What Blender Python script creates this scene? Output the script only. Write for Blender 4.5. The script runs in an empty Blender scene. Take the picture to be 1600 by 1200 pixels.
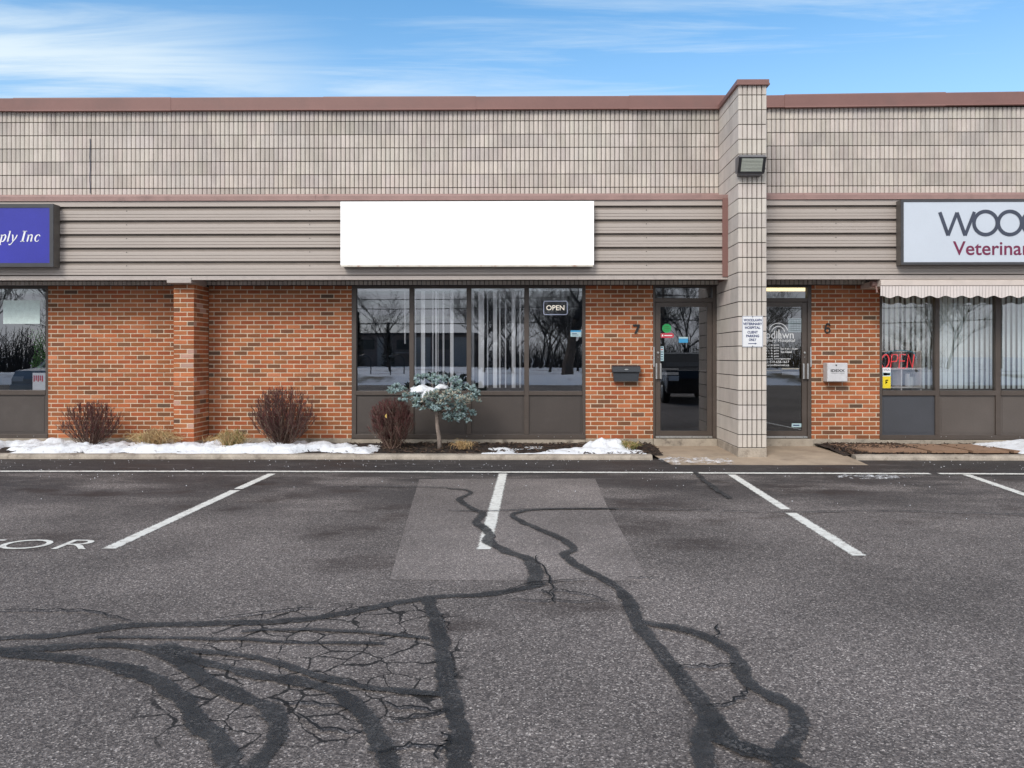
import bpy, bmesh, math, random
from mathutils import Vector, Matrix, noise
random.seed(7)
C = bpy.context.scene
R = math.radians
PI = math.pi
# ------------------------------------------------------------------ camera
CAMY, CAMZ, TH, F, PX, PY = -11.13, 1.4, R(0.6), 1150.0, 823.0, 556.0
cd = bpy.data.cameras.new('camera'); cam = bpy.data.objects.new('camera', cd); C.collection.objects.link(cam)
cam.location = (0, CAMY, CAMZ); cam.rotation_euler = (R(90), 0, TH)
cd.sensor_width = 36; cd.lens = F/1600*36; cd.shift_x = (800-PX)/1600; cd.shift_y = (PY-600)/1600
cd.clip_end = 3000; C.camera = cam
cT, sT = math.cos(TH), math.sin(TH)
def X(px, Y):
    t = (px-PX)/F; dy = Y-CAMY
    return dy*(t*cT-sT)/(cT+t*sT)
def Z(py, Y, px=800):
    dy = Y-CAMY; x = X(px, Y)
    return CAMZ+(PY-py)*(-x*sT+dy*cT)/F
def G(px, py, z=0.0):
    d = F*(CAMZ-z)/(py-PY); u = (px-PX)/F*d
    return (-sT*d+cT*u, CAMY+cT*d+sT*u)
# ------------------------------------------------------------------ light
C.view_settings.view_transform = 'Standard'; C.view_settings.look = 'None'
C.view_settings.gamma = 1; C.view_settings.exposure = 0.72
SUN_EL, SUN_AZ = R(38), R(205)      # azimuth clockwise from +Y: behind the camera, slightly left
w = bpy.data.worlds.new('World'); C.world = w; w.use_nodes = True
nt = w.node_tree; nt.nodes.clear()
def N(nt, t, **k):
    n = nt.nodes.new(t)
    for a, b in k.items():
        if a in n.inputs: n.inputs[a].default_value = b
        else: setattr(n, a, b)
    return n
def L(nt, a, ao, b, bi): nt.links.new(a.outputs[ao], b.inputs[bi])
def math_(nt, op, a, b=None, clamp=False):
    n = nt.nodes.new('ShaderNodeMath'); n.operation = op; n.use_clamp = clamp
    for i, v in enumerate((a, b)):
        if v is None: continue
        if isinstance(v, (int, float)): n.inputs[i].default_value = v
        else: nt.links.new(v, n.inputs[i])
    return n.outputs[0]
def maprange(nt, v, a, b, c=0, d=1, smooth=True):
    n = nt.nodes.new('ShaderNodeMapRange'); n.interpolation_type = 'SMOOTHSTEP' if smooth else 'LINEAR'
    nt.links.new(v, n.inputs[0])
    for i, q in enumerate((a, b, c, d)): n.inputs[i+1].default_value = q
    return n.outputs[0]
def mixc(nt, fac, a, b, mode='MIX'):
    n = nt.nodes.new('ShaderNodeMix'); n.data_type = 'RGBA'; n.blend_type = mode
    for s, v in ((n.inputs[0], fac), (n.inputs[6], a), (n.inputs[7], b)):
        if isinstance(v, (int, float)): s.default_value = v
        elif isinstance(v, (tuple, list)): s.default_value = (*v[:3], 1)
        else: nt.links.new(v, s)
    return n.outputs[2]
sky = N(nt, 'ShaderNodeTexSky', sky_type='NISHITA', sun_disc=False, sun_elevation=SUN_EL, sun_rotation=SUN_AZ)
sky.air_density = 1.0; sky.dust_density = 0.3; sky.ozone_density = 2.0
hsv = N(nt, 'ShaderNodeHueSaturation', Hue=0.492, Saturation=1.24, Value=1.38); L(nt, sky, 0, hsv, 'Color')
tc = N(nt, 'ShaderNodeTexCoord'); sp = N(nt, 'ShaderNodeSeparateXYZ'); L(nt, tc, 'Generated', sp, 0)
dx, dy, dz = sp.outputs
zc = math_(nt, 'MAXIMUM', dz, 0.05)
u = math_(nt, 'DIVIDE', dx, zc); v = math_(nt, 'DIVIDE', dy, zc)
cb = N(nt, 'ShaderNodeCombineXYZ'); nt.links.new(math_(nt, 'MULTIPLY', math_(nt, 'ADD', u, math_(nt, 'MULTIPLY', v, 0.35)), 0.55), cb.inputs[0])
nt.links.new(math_(nt, 'MULTIPLY', v, 3.2), cb.inputs[1])
n1 = N(nt, 'ShaderNodeTexNoise', Scale=0.9, Detail=9, Roughness=0.62, Distortion=0.5); L(nt, cb, 0, n1, 'Vector')
cb2 = N(nt, 'ShaderNodeCombineXYZ'); nt.links.new(math_(nt, 'MULTIPLY', u, 0.35), cb2.inputs[0]); nt.links.new(math_(nt, 'MULTIPLY', v, 1.1), cb2.inputs[1])
n2 = N(nt, 'ShaderNodeTexNoise', Scale=0.6, Detail=4, Roughness=0.5); L(nt, cb2, 0, n2, 'Vector')
cir = maprange(nt, n1.outputs[0], 0.42, 0.78)
big = maprange(nt, n2.outputs[0], 0.42, 0.68)
cirrus = math_(nt, 'MULTIPLY', cir, math_(nt, 'ADD', math_(nt, 'MULTIPLY', big, 0.7), 0.42))
# the bank of cloud low in the left of the frame
leftness = maprange(nt, math_(nt, 'DIVIDE', dx, math_(nt, 'MAXIMUM', dy, 0.05)), -0.08, -0.55)
lowness = maprange(nt, dz, 0.46, 0.30)
bank = math_(nt, 'MULTIPLY', math_(nt, 'MULTIPLY', leftness, lowness), maprange(nt, n1.outputs[0], 0.25, 0.66))
bank = math_(nt, 'MULTIPLY', bank, maprange(nt, dy, 0.0, 0.3))
# the half of the sky behind the camera is covered by thin bright overcast
back = math_(nt, 'MULTIPLY', maprange(nt, dy, 0.25, -0.35), maprange(nt, n2.outputs[0], 0.2, 0.6, 0.72, 1.0))
tot = math_(nt, 'MAXIMUM', math_(nt, 'MAXIMUM', math_(nt, 'MULTIPLY', cirrus, 0.8), math_(nt, 'MULTIPLY', bank, 1.0)), back, clamp=True)
hz = maprange(nt, dz, 0.46, 0.26, 0.03, 0.22)
tot = math_(nt, 'MAXIMUM', tot, hz)
clc = mixc(nt, maprange(nt, dy, 0.25, -0.2), (5.1, 5.95, 6.5), (7.2, 7.45, 7.9))
skc = mixc(nt, tot, hsv.outputs[0], clc)
bg = N(nt, 'ShaderNodeBackground', Strength=0.095); nt.links.new(skc, bg.inputs[0])
wo = N(nt, 'ShaderNodeOutputWorld'); L(nt, bg, 0, wo, 0)
sd = bpy.data.lights.new('sun', 'SUN'); sun = bpy.data.objects.new('sun', sd); C.collection.objects.link(sun)
sd.energy = 1.4; sd.angle = R(22); sd.color = (1.0, 0.95, 0.88)
sdir = Vector((math.sin(SUN_AZ)*math.cos(SUN_EL), math.cos(SUN_AZ)*math.cos(SUN_EL), math.sin(SUN_EL)))
sun.rotation_euler = sdir.to_track_quat('Z', 'Y').to_euler()
# ------------------------------------------------------------------ materials
M = {}
def newmat(name):
    m = bpy.data.materials.new(name); m.use_nodes = True; t = m.node_tree
    b = t.nodes['Principled BSDF']; M[name] = m
    return m, t, b
def coords(t): return N(t, 'ShaderNodeTexCoord').outputs['Object']
def nz(t, vec, scale, detail=4, rough=0.55, stretch=None):
    if stretch:
        mp = N(t, 'ShaderNodeMapping'); mp.inputs['Scale'].default_value = stretch; t.links.new(vec, mp.inputs[0]); vec = mp.outputs[0]
    n = N(t, 'ShaderNodeTexNoise', Scale=scale, Detail=detail, Roughness=rough); t.links.new(vec, n.inputs['Vector'])
    return n.outputs[0]
def bump(t, b, h, strength=0.3, dist=0.01):
    n = N(t, 'ShaderNodeBump', Strength=strength, Distance=dist); t.links.new(h, n.inputs['Height']); t.links.new(n.outputs[0], b.inputs['Normal'])
def mat(name, col, rough=0.7, metal=0.0, var=0.15, vs=6.0, bs=0.15, bscale=80, dirt=None, ds=2.0, stretch=None, attr=False, spec=None):
    m, t, b = newmat(name); vec = coords(t)
    if attr:
        a = N(t, 'ShaderNodeAttribute', attribute_name='Col'); base = a.outputs['Color']
    else: base = col
    f = nz(t, vec, vs, 5, 0.6, stretch)
    k = maprange(t, f, 0.3, 0.7, 1-var, 1+var, False)
    cbn = N(t, 'ShaderNodeCombineXYZ'); [t.links.new(k, cbn.inputs[i]) for i in range(3)]
    c = mixc(t, 1.0, base, cbn.outputs[0], 'MULTIPLY')
    f2 = nz(t, vec, bscale, 3, 0.6)
    k2 = maprange(t, f2, 0.3, 0.7, 1-var*.7, 1+var*.7, False)
    cb3 = N(t, 'ShaderNodeCombineXYZ'); [t.links.new(k2, cb3.inputs[i]) for i in range(3)]
    c = mixc(t, 1.0, c, cb3.outputs[0], 'MULTIPLY')
    if dirt:
        c = mixc(t, maprange(t, nz(t, vec, ds, 6, 0.65, stretch), 0.5, 0.78, 0, dirt[3]), c, dirt[:3])
    t.links.new(c, b.inputs['Base Color'])
    b.inputs['Roughness'].default_value = rough; b.inputs['Metallic'].default_value = metal
    if spec is not None: b.inputs['Specular IOR Level'].default_value = spec
    if name == 'block':
        s_ = N(t, 'ShaderNodeSeparateXYZ'); t.links.new(vec, s_.inputs[0])
        dr = math_(t, 'MULTIPLY', maprange(t, nz(t, vec, 3.2, 6, .7, (1.6, 1, .05)), .50, .68), maprange(t, math_(t, 'ADD', s_.outputs[2], math_(t, 'MULTIPLY', nz(t, vec, 2.2, 3, .5, (1, 1, .1)), 1.2)), 5.0, 5.75))
        c = mixc(t, math_(t, 'MULTIPLY', dr, .5), c, (.20, .175, .16)); t.links.new(c, b.inputs['Base Color'])
    if bs: bump(t, b, f2, bs, 0.004)
    return m
def emit(name, col, strength, base=None):
    m, t, b = newmat(name); b.inputs['Base Color'].default_value = (*(base or col), 1)
    b.inputs['Emission Color'].default_value = (*col, 1); b.inputs['Emission Strength'].default_value = strength
    return m
mat('brick', None, 0.88, var=0.16, vs=1.4, bs=0.5, bscale=130, attr=True, spec=0.2)
mat('mortar', (.64, .53, .40), 0.95, var=0.18, vs=4, bs=0.4, bscale=160)
mat('block', None, 0.92, var=0.10, vs=5, bs=0.55, bscale=150, attr=True, dirt=(.30, .265, .24, .45), ds=1.6, stretch=(1.6, 1, .5), spec=0.2)
mat('block_joint', (.035, .03, .026), 0.95, var=0.3)
mat('siding', (.43, .375, .335), 0.5, var=0.05, vs=2, bs=0.03, stretch=(.4, 1, 3), dirt=(.32, .275, .25, .4), ds=1.0)
mat('siding_groove_shade', (.22, .185, .16), 0.7, var=0.1)  # siding tone darkened: shade under each rib put into the groove colour
mat('coping', (.21, .105, .09), 0.5, var=0.08, vs=1.5, bs=0.02, dirt=(.15, .09, .08, .5), ds=1.4)
mat('flashing', (.30, .185, .165), 0.55, var=0.12, vs=3, bs=0.02, dirt=(.16, .10, .09, .6), ds=5)
mat('trim_light', (.42, .37, .34), 0.5, var=0.12, dirt=(.20, .18, .17, .6), ds=6)
mat('soffit', (.22, .19, .17), 0.8)
mat('frame_brown', (.075, .058, .048), 0.42, var=0.12, vs=3, bs=0.02, dirt=(.13, .11, .10, .35), ds=5)
mat('panel_brown', (.062, .050, .044), 0.55, var=0.10, vs=2, bs=0.05, dirt=(.095, .082, .074, .6), ds=1.5)
mat('panel_blue_grey', (.055, .058, .068), 0.5, var=0.10, vs=2, bs=0.05)
mat('panel_taupe', (.095, .078, .068), 0.5, var=0.10, vs=2, bs=0.05)
mat('concrete', (.36, .31, .25), 0.93, var=0.22, vs=5, bs=0.6, bscale=120, dirt=(.07, .055, .045, 1.0), ds=6)
mat('curb_concrete', (.36, .31, .255), 0.93, var=0.28, vs=5, bs=0.7, bscale=90, dirt=(.12, .09, .07, .95), ds=6)
mat('apron_concrete', (.36, .28, .205), 0.93, var=0.16, vs=2.5, bs=0.5, bscale=120, dirt=(.17, .125, .09, .7), ds=2.2)
mat('paver', (.27, .165, .105), 0.9, var=0.2, vs=4, bs=0.4, dirt=(.17, .11, .08, .6), ds=4)
mat('mulch', (.028, .018, .013), 0.95, var=0.6, vs=30, bs=1.0, bscale=60)
mat('aluminium', (.55, .55, .54), 0.35, 0.85, var=0.12, vs=20)
mat('dark_metal', (.022, .022, .025), 0.45, var=0.15)
mat('mailbox_black', (.032, .037, .045), 0.42, var=0.1)
mat('mailbox_white', (.60, .60, .62), 0.5, var=0.08, dirt=(.35, .33, .32, .4), ds=8)
mat('plastic_white', (.75, .76, .78), 0.5, var=0.04)
mat('number_black', (.015, .012, .012), 0.5)
mat('sign_blue', (.032, .034, .34), 0.35, var=0.10, vs=1.5, bs=0)
mat('sign_cabinet', (.10, .088, .078), 0.5, var=0.15, dirt=(.19, .17, .15, .5), ds=4)
mat('sign_frame_dark', (.05, .05, .055), 0.4, var=0.1)
mat('sign_white_rust', (.62, .58, .50), 0.6, var=0.12, dirt=(.30, .10, .04, .9), ds=7)
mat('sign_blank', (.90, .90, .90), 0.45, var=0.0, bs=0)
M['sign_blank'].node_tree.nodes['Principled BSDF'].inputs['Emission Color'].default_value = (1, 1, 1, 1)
M['sign_blank'].node_tree.nodes['Principled BSDF'].inputs['Emission Strength'].default_value = 0.18  # faint glow added to lift the plain sign face to white
mat('sign_pale', (.56, .61, .68), 0.35, var=0.03, vs=1.5, bs=0)
mat('ink_slate', (.045, .055, .085), 0.5); mat('ink_plum', (.17, .014, .06), 0.5); mat('ink_navy', (.02, .035, .12), 0.5)
mat('ink_white', (.82, .83, .84), 0.5, var=0.02); mat('ink_black', (.02, .02, .022), 0.5)
mat('sticker_green', (.02, .36, .10), 0.5); mat('sticker_red', (.55, .04, .07), 0.5); mat('sticker_blue', (.05, .33, .62), 0.5)
mat('sticker_pale', (.42, .58, .62), 0.5); mat('sticker_yellow', (.80, .62, .02), 0.5); mat('sticker_orange', (.75, .25, .04), 0.5)
mat('paper', (.72, .84, .80), 0.8, var=0.10, vs=14); mat('paper_text', (.30, .36, .38), 0.8)
mat('awning_cassette', (.62, .54, .49), 0.45, var=0.06)
mat('blind', (.95, .96, .98), 0.6, var=0.03); mat('blind_pale', (.84, .90, .90), 0.65, var=0.05)  # the pale blind has the teal of the window reflection in its colour
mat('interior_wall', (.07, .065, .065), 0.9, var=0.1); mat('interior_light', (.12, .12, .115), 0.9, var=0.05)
mat('carpet', (.06, .058, .06), 0.95); mat('ceiling_tile', (.45, .45, .43), 0.9)
mat('shelf_white', (.88, .88, .86), 0.6); mat('jar_pale', (.6, .62, .62), 0.4)
mat('bark', (.12, .085, .065), 0.95, var=0.3, vs=20, bs=0.8, bscale=50, stretch=(1, 1, .3))
mat('bark_pale', (.26, .21, .18), 0.95, var=0.25, vs=20, bs=0.8, bscale=50, stretch=(1, 1, .3))
mat('twig_red', None, 0.8, attr=True, var=0.15, bs=0)
mat('dry_grass', None, 0.85, attr=True, var=0.1, bs=0)
mat('needles', None, 0.7, attr=True, var=0.12, bs=0, spec=0.25)
mat('far_bark', (.035, .030, .028), 0.95, bs=0); mat('conifer', (.012, .018, .012), 0.95, bs=0, var=0.4)
mat('far_wall', (.23, .17, .15), 0.9); mat('far_wall_light', (.42, .36, .33), 0.9); mat('far_roof', (.05, .04, .04), 0.9); mat('far_glass', (.03, .035, .04), 0.2)
mat('paint_black', (.012, .012, .014), 0.2, var=0.02, bs=0); mat('rubber', (.015, .015, .015), 0.9); mat('paint_silver', (.35, .36, .38), 0.3, 0.4, bs=0)
mat('lamp_lens', (.40, .42, .37), 0.25, var=0.12, vs=10, stretch=(.2, 1, 6), bs=0.1)
mat('lamp_housing', (.13, .125, .13), 0.55, var=0.2)
mat('leaf_green', (.06, .16, .04), 0.6, var=0.3)
emit('ceiling_lamp', (1.0, .78, .36), 1.6); emit('neon_white', (.9, .82, .70), 0.55); emit('neon_blue_frame', (.55, .6, .78), 0.22)
emit('neon_red', (1.0, .09, .10), 0.35, (.7, .06, .07)); emit('neon_teal', (.04, .16, .20), 0.25)
# snow
m, t, b = newmat('snow'); vec = coords(t)
c = mixc(t, maprange(t, nz(t, vec, 11, 7, .75), 0.48, 0.80), (.80, .82, .86), (.36, .33, .31))
t.links.new(c, b.inputs['Base Color']); b.inputs['Roughness'].default_value = 0.7
b.inputs['Subsurface Weight'].default_value = 0.2; b.inputs['Subsurface Scale'].default_value = 0.02; b.inputs['Subsurface Radius'].default_value = (1, 1, 1)
bump(t, b, nz(t, vec, 30, 6, .75), 0.9, 0.02)
m, t, b = newmat('awning_fabric'); vec = coords(t); s = N(t, 'ShaderNodeSeparateXYZ'); t.links.new(vec, s.inputs[0])
st = math_(t, 'FRACT', math_(t, 'MULTIPLY', s.outputs[0], 22.0)); k = maprange(t, math_(t, 'ABSOLUTE', math_(t, 'SUBTRACT', st, .5)), 0.05, 0.16)
c = mixc(t, k, (.42, .37, .355), (.70, .63, .60)); c = mixc(t, maprange(t, nz(t, vec, 3, 4), .4, .7, 0, .4), c, (.62, .58, .56))
t.links.new(c, b.inputs['Base Color']); b.inputs['Roughness'].default_value = 0.9
# glass: real thin pane, part mirror and part see-through
def glass(name, refl, tint):
    m = bpy.data.materials.new(name); m.use_nodes = True; t = m.node_tree; t.nodes.clear(); M[name] = m
    tr = N(t, 'ShaderNodeBsdfTransparent', Color=(*tint, 1)); gl = N(t, 'ShaderNodeBsdfGlossy', Roughness=0.004, Color=(.93, .95, 1, 1))
    fr = N(t, 'ShaderNodeFresnel', IOR=1.5)
    fac = math_(t, 'ADD', math_(t, 'MULTIPLY', fr.outputs[0], 0.9), refl, clamp=True)
    vec = coords(t); n = N(t, 'ShaderNodeBump', Strength=0.012, Distance=0.02); t.links.new(nz(t, vec, 0.8, 2), n.inputs['Height']); t.links.new(n.outputs[0], gl.inputs['Normal'])
    mx = N(t, 'ShaderNodeMixShader'); t.links.new(fac, mx.inputs[0]); L(t, tr, 0, mx, 1); L(t, gl, 0, mx, 2)
    o = N(t, 'ShaderNodeOutputMaterial'); L(t, mx, 0, o, 0)
glass('glass_window', 0.17, (1, 1, 1)); glass('glass_door', 0.15, (.62, .62, .64)); glass('glass_pale', 0.15, (.98, 1, 1))
# asphalt
def ramp(t, fac, stops):
    r = N(t, 'ShaderNodeValToRGB'); e = r.color_ramp.elements
    while len(e) < len(stops): e.new(0.5)
    for i, (p, c) in enumerate(stops): e[i].position = p; e[i].color = (*c, 1)
    t.links.new(fac, r.inputs[0]); return r.outputs[0]
SPOTS = [(*G(450, 776), .42, .8), (*G(362, 796), .22, .9), (*G(520, 832), .45, .9), (*G(572, 826), .25, .9), (*G(612, 792), .5, .5), (*G(990, 822), .7, .8), (*G(1085, 850), .55, .6), (*G(40, 846), .8, .8), (*G(1240, 762), .9, .5), (*G(560, 880), .6, .6), (*G(1010, 790), .8, .6), (*G(720, 980), .35, .5), (*G(905, 950), .5, .35)]
def asphalt(name, tone, speck, cracks=False, stains=True, vscale=150.0):
    m, t, b = newmat(name); vec = coords(t)
    vo = N(t, 'ShaderNodeTexVoronoi', Scale=vscale); t.links.new(vec, vo.inputs['Vector'])
    sv = N(t, 'ShaderNodeSeparateColor'); t.links.new(vo.outputs['Color'], sv.inputs[0])
    g = speck
    c = ramp(t, sv.outputs[0], [(0.0, (.043, .037, .035)), (.45, (.086, .073, .067)), (.80, (.133*g, .113*g, .103*g)), (.94, (.21*g, .182*g, .165*g)), (1.0, (.34*g, .30*g, .27*g))])
    vo2 = N(t, 'ShaderNodeTexVoronoi', Scale=80.0); t.links.new(vec, vo2.inputs['Vector'])
    s2 = N(t, 'ShaderNodeSeparateColor'); t.links.new(vo2.outputs['Color'], s2.inputs[0])
    k = maprange(t, s2.outputs[0], 0.0, 1.0, .78, 1.24, False); cb_ = N(t, 'ShaderNodeCombineXYZ'); [t.links.new(k, cb_.inputs[i]) for i in range(3)]
    c = mixc(t, 1.0, c, cb_.outputs[0], 'MULTIPLY')
    k = maprange(t, nz(t, vec, 0.55, 5, .6), 0.3, 0.7, 0.74*tone, 1.26*tone); cb_ = N(t, 'ShaderNodeCombineXYZ'); [t.links.new(k, cb_.inputs[i]) for i in range(3)]
    c = mixc(t, 1.0, c, cb_.outputs[0], 'MULTIPLY')
    s = N(t, 'ShaderNodeSeparateXYZ'); t.links.new(vec, s.inputs[0])
    rough = None
    if stains:
        near = maprange(t, s.outputs[1], -5.6, -3.0)                    # damp, oil-darkened ground at the stall heads
        st = math_(t, 'MULTIPLY', near, maprange(t, nz(t, vec, 1.1, 6, .62, (.6, 1.3, 1)), .36, .56))
        kerbwet = maprange(t, math_(t, 'ADD', s.outputs[1], math_(t, 'MULTIPLY', nz(t, vec, 2.0, 4), .5)), -2.35, -1.95)
        st = math_(t, 'MAXIMUM', math_(t, 'MULTIPLY', st, .72), math_(t, 'MULTIPLY', math_(t, 'MULTIPLY', kerbwet, maprange(t, nz(t, vec, 2.2, 7, .7, (.35, 2.2, 1)), .25, .5, .45, 1.0)), .86))
        c = mixc(t, st, c, (.022, .019, .020))
        rough = maprange(t, st, 0, 1, .88, .62)
        spot = None
        for (qx, qy, rad, sq) in SPOTS:
            ex = math_(t, 'DIVIDE', math_(t, 'SUBTRACT', s.outputs[0], qx), rad); ey = math_(t, 'DIVIDE', math_(t, 'SUBTRACT', s.outputs[1], qy), rad*sq)
            rr_ = math_(t, 'SQRT', math_(t, 'ADD', math_(t, 'MULTIPLY', ex, ex), math_(t, 'MULTIPLY', ey, ey)))
            v_ = maprange(t, rr_, 1.0, 0.1); spot = v_ if spot is None else math_(t, 'MAXIMUM', spot, v_)
        spot = math_(t, 'MULTIPLY', spot, maprange(t, nz(t, vec, 4.5, 6, .7, (.7, 1.3, 1)), .30, .62))
        c = mixc(t, math_(t, 'MULTIPLY', spot, .72), c, (.030, .020, .017))
        salt = math_(t, 'MULTIPLY', maprange(t, nz(t, vec, 3.2, 8, .8, (.30, 2.0, 1)), .54, .70), maprange(t, s.outputs[1], -4.6, -2.4))
        c = mixc(t, math_(t, 'MULTIPLY', salt, .6), c, (.26, .24, .23))
        rs = math_(t, 'MULTIPLY', maprange(t, nz(t, vec, 1.5, 5, .6, (.7, 1.2, 1)), .56, .70), maprange(t, s.outputs[1], -6.6, -4.2))
        c = mixc(t, math_(t, 'MULTIPLY', rs, .7), c, (.034, .021, .016))
    if cracks:
        ax = math_(t, 'ADD', s.outputs[0], .98); ay = math_(t, 'ADD', s.outputs[1], 7.75)
        rr = math_(t, 'ADD', math_(t, 'POWER', math_(t, 'ABSOLUTE', math_(t, 'DIVIDE', ax, .66)), 2.6), math_(t, 'POWER', math_(t, 'ABSOLUTE', math_(t, 'DIVIDE', ay, .85)), 2.6))
        mask = maprange(t, math_(t, 'ADD', rr, math_(t, 'MULTIPLY', nz(t, vec, 2.4, 3), 1.2)), 1.75, 1.35)
        wn = N(t, 'ShaderNodeTexNoise', Scale=7.0, Detail=5.0); t.links.new(vec, wn.inputs['Vector'])
        wv = mixc(t, 0.09, vec, wn.outputs['Color'], 'ADD')
        vc = N(t, 'ShaderNodeTexVoronoi', Scale=5.2, feature='DISTANCE_TO_EDGE'); t.links.new(wv, vc.inputs['Vector'])
        wid = maprange(t, nz(t, vec, 4, 3), .35, .7, .014, .06)
        cr = maprange(t, math_(t, 'DIVIDE', vc.outputs['Distance'], wid), 1.0, .55)
        cr = math_(t, 'MULTIPLY', cr, mask)
        c = mixc(t, math_(t, 'MULTIPLY', cr, .9), c, (.006, .006, .006))
    t.links.new(c, b.inputs['Base Color'])
    if rough is not None: t.links.new(rough, b.inputs['Roughness'])
    else: b.inputs['Roughness'].default_value = .86
    b.inputs['Specular IOR Level'].default_value = .35
    h = math_(t, 'ADD', vo.outputs['Distance'], math_(t, 'MULTIPLY', nz(t, vec, 30, 4), .6))
    bump(t, b, h, 0.55, 0.006)
asphalt('asphalt', 1.42, 1.0, cracks=True)
asphalt('asphalt_patch', 2.1, .78, stains=False, vscale=190.0)
def edged(name, build):
    """surface marking whose rim is worn away by a noise threshold"""
    m, t, b = newmat(name); build(t, b); return m
def sealant(t, b):
    vec = coords(t)
    c = mixc(t, maprange(t, nz(t, vec, 3.0, 5, .6), .35, .68), (.020, .0196, .020), (.040, .039, .039))
    vo = N(t, 'ShaderNodeTexVoronoi', Scale=105.0); t.links.new(vec, vo.inputs['Vector'])
    sv = N(t, 'ShaderNodeSeparateColor'); t.links.new(vo.outputs['Color'], sv.inputs[0])
    c = mixc(t, math_(t, 'MULTIPLY', maprange(t, sv.outputs[0], .55, 1.0), maprange(t, nz(t, vec, 7, 4), .40, .66)), c, (.13, .12, .115))
    t.links.new(c, b.inputs['Base Color']); b.inputs['Roughness'].default_value = .8
    a = N(t, 'ShaderNodeAttribute', attribute_name='Col'); s = N(t, 'ShaderNodeSeparateColor'); L(t, a, 'Color', s, 0)
    e = math_(t, 'ADD', s.outputs[0], math_(t, 'MULTIPLY', math_(t, 'SUBTRACT', nz(t, vec, 28, 5, .7), .5), 1.0))
    al = math_(t, 'MULTIPLY', maprange(t, e, .10, .32), maprange(t, nz(t, vec, 40, 5, .7), .34, .60, .96, .66)); t.links.new(al, b.inputs['Alpha'])
    bump(t, b, vo.outputs['Distance'], .5, .005)
edged('sealant', sealant)
def paint(t, b):
    vec = coords(t)
    c = mixc(t, maprange(t, nz(t, vec, 12, 6, .7), .45, .75), (.74, .72, .66), (.42, .38, .34)); t.links.new(c, b.inputs['Base Color'])
    b.inputs['Roughness'].default_value = .8
    a = N(t, 'ShaderNodeAttribute', attribute_name='Col'); s = N(t, 'ShaderNodeSeparateColor'); L(t, a, 'Color', s, 0)
    wear = nz(t, vec, 45, 6, .75)
    e = math_(t, 'ADD', s.outputs[0], math_(t, 'MULTIPLY', math_(t, 'SUBTRACT', wear, .5), 1.5))
    al = math_(t, 'MULTIPLY', maprange(t, e, .12, .3), maprange(t, wear, .68, .60)); t.links.new(al, b.inputs['Alpha'])
    bump(t, b, wear, .4, .003)
edged('line_paint', paint)
def crackm(t, b):
    b.inputs['Base Color'].default_value = (.006, .006, .006, 1); b.inputs['Roughness'].default_value = .9
edged('crack', crackm)
m, t, b = newmat('snow_thin'); vec = coords(t)
b.inputs['Base Color'].default_value = (.74, .73, .74, 1); b.inputs['Roughness'].default_value = .75
t.links.new(maprange(t, nz(t, vec, 9, 8, .75, (.8, 1.4, 1)), .42, .66, 0, .9), b.inputs['Alpha'])
m, t, b = newmat('snow_field'); vec = coords(t)
c = mixc(t, maprange(t, nz(t, vec, .25, 6, .65), .52, .66), (.85, .87, .92), (.10, .085, .06)); t.links.new(c, b.inputs['Base Color']); b.inputs['Roughness'].default_value = .8
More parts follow.
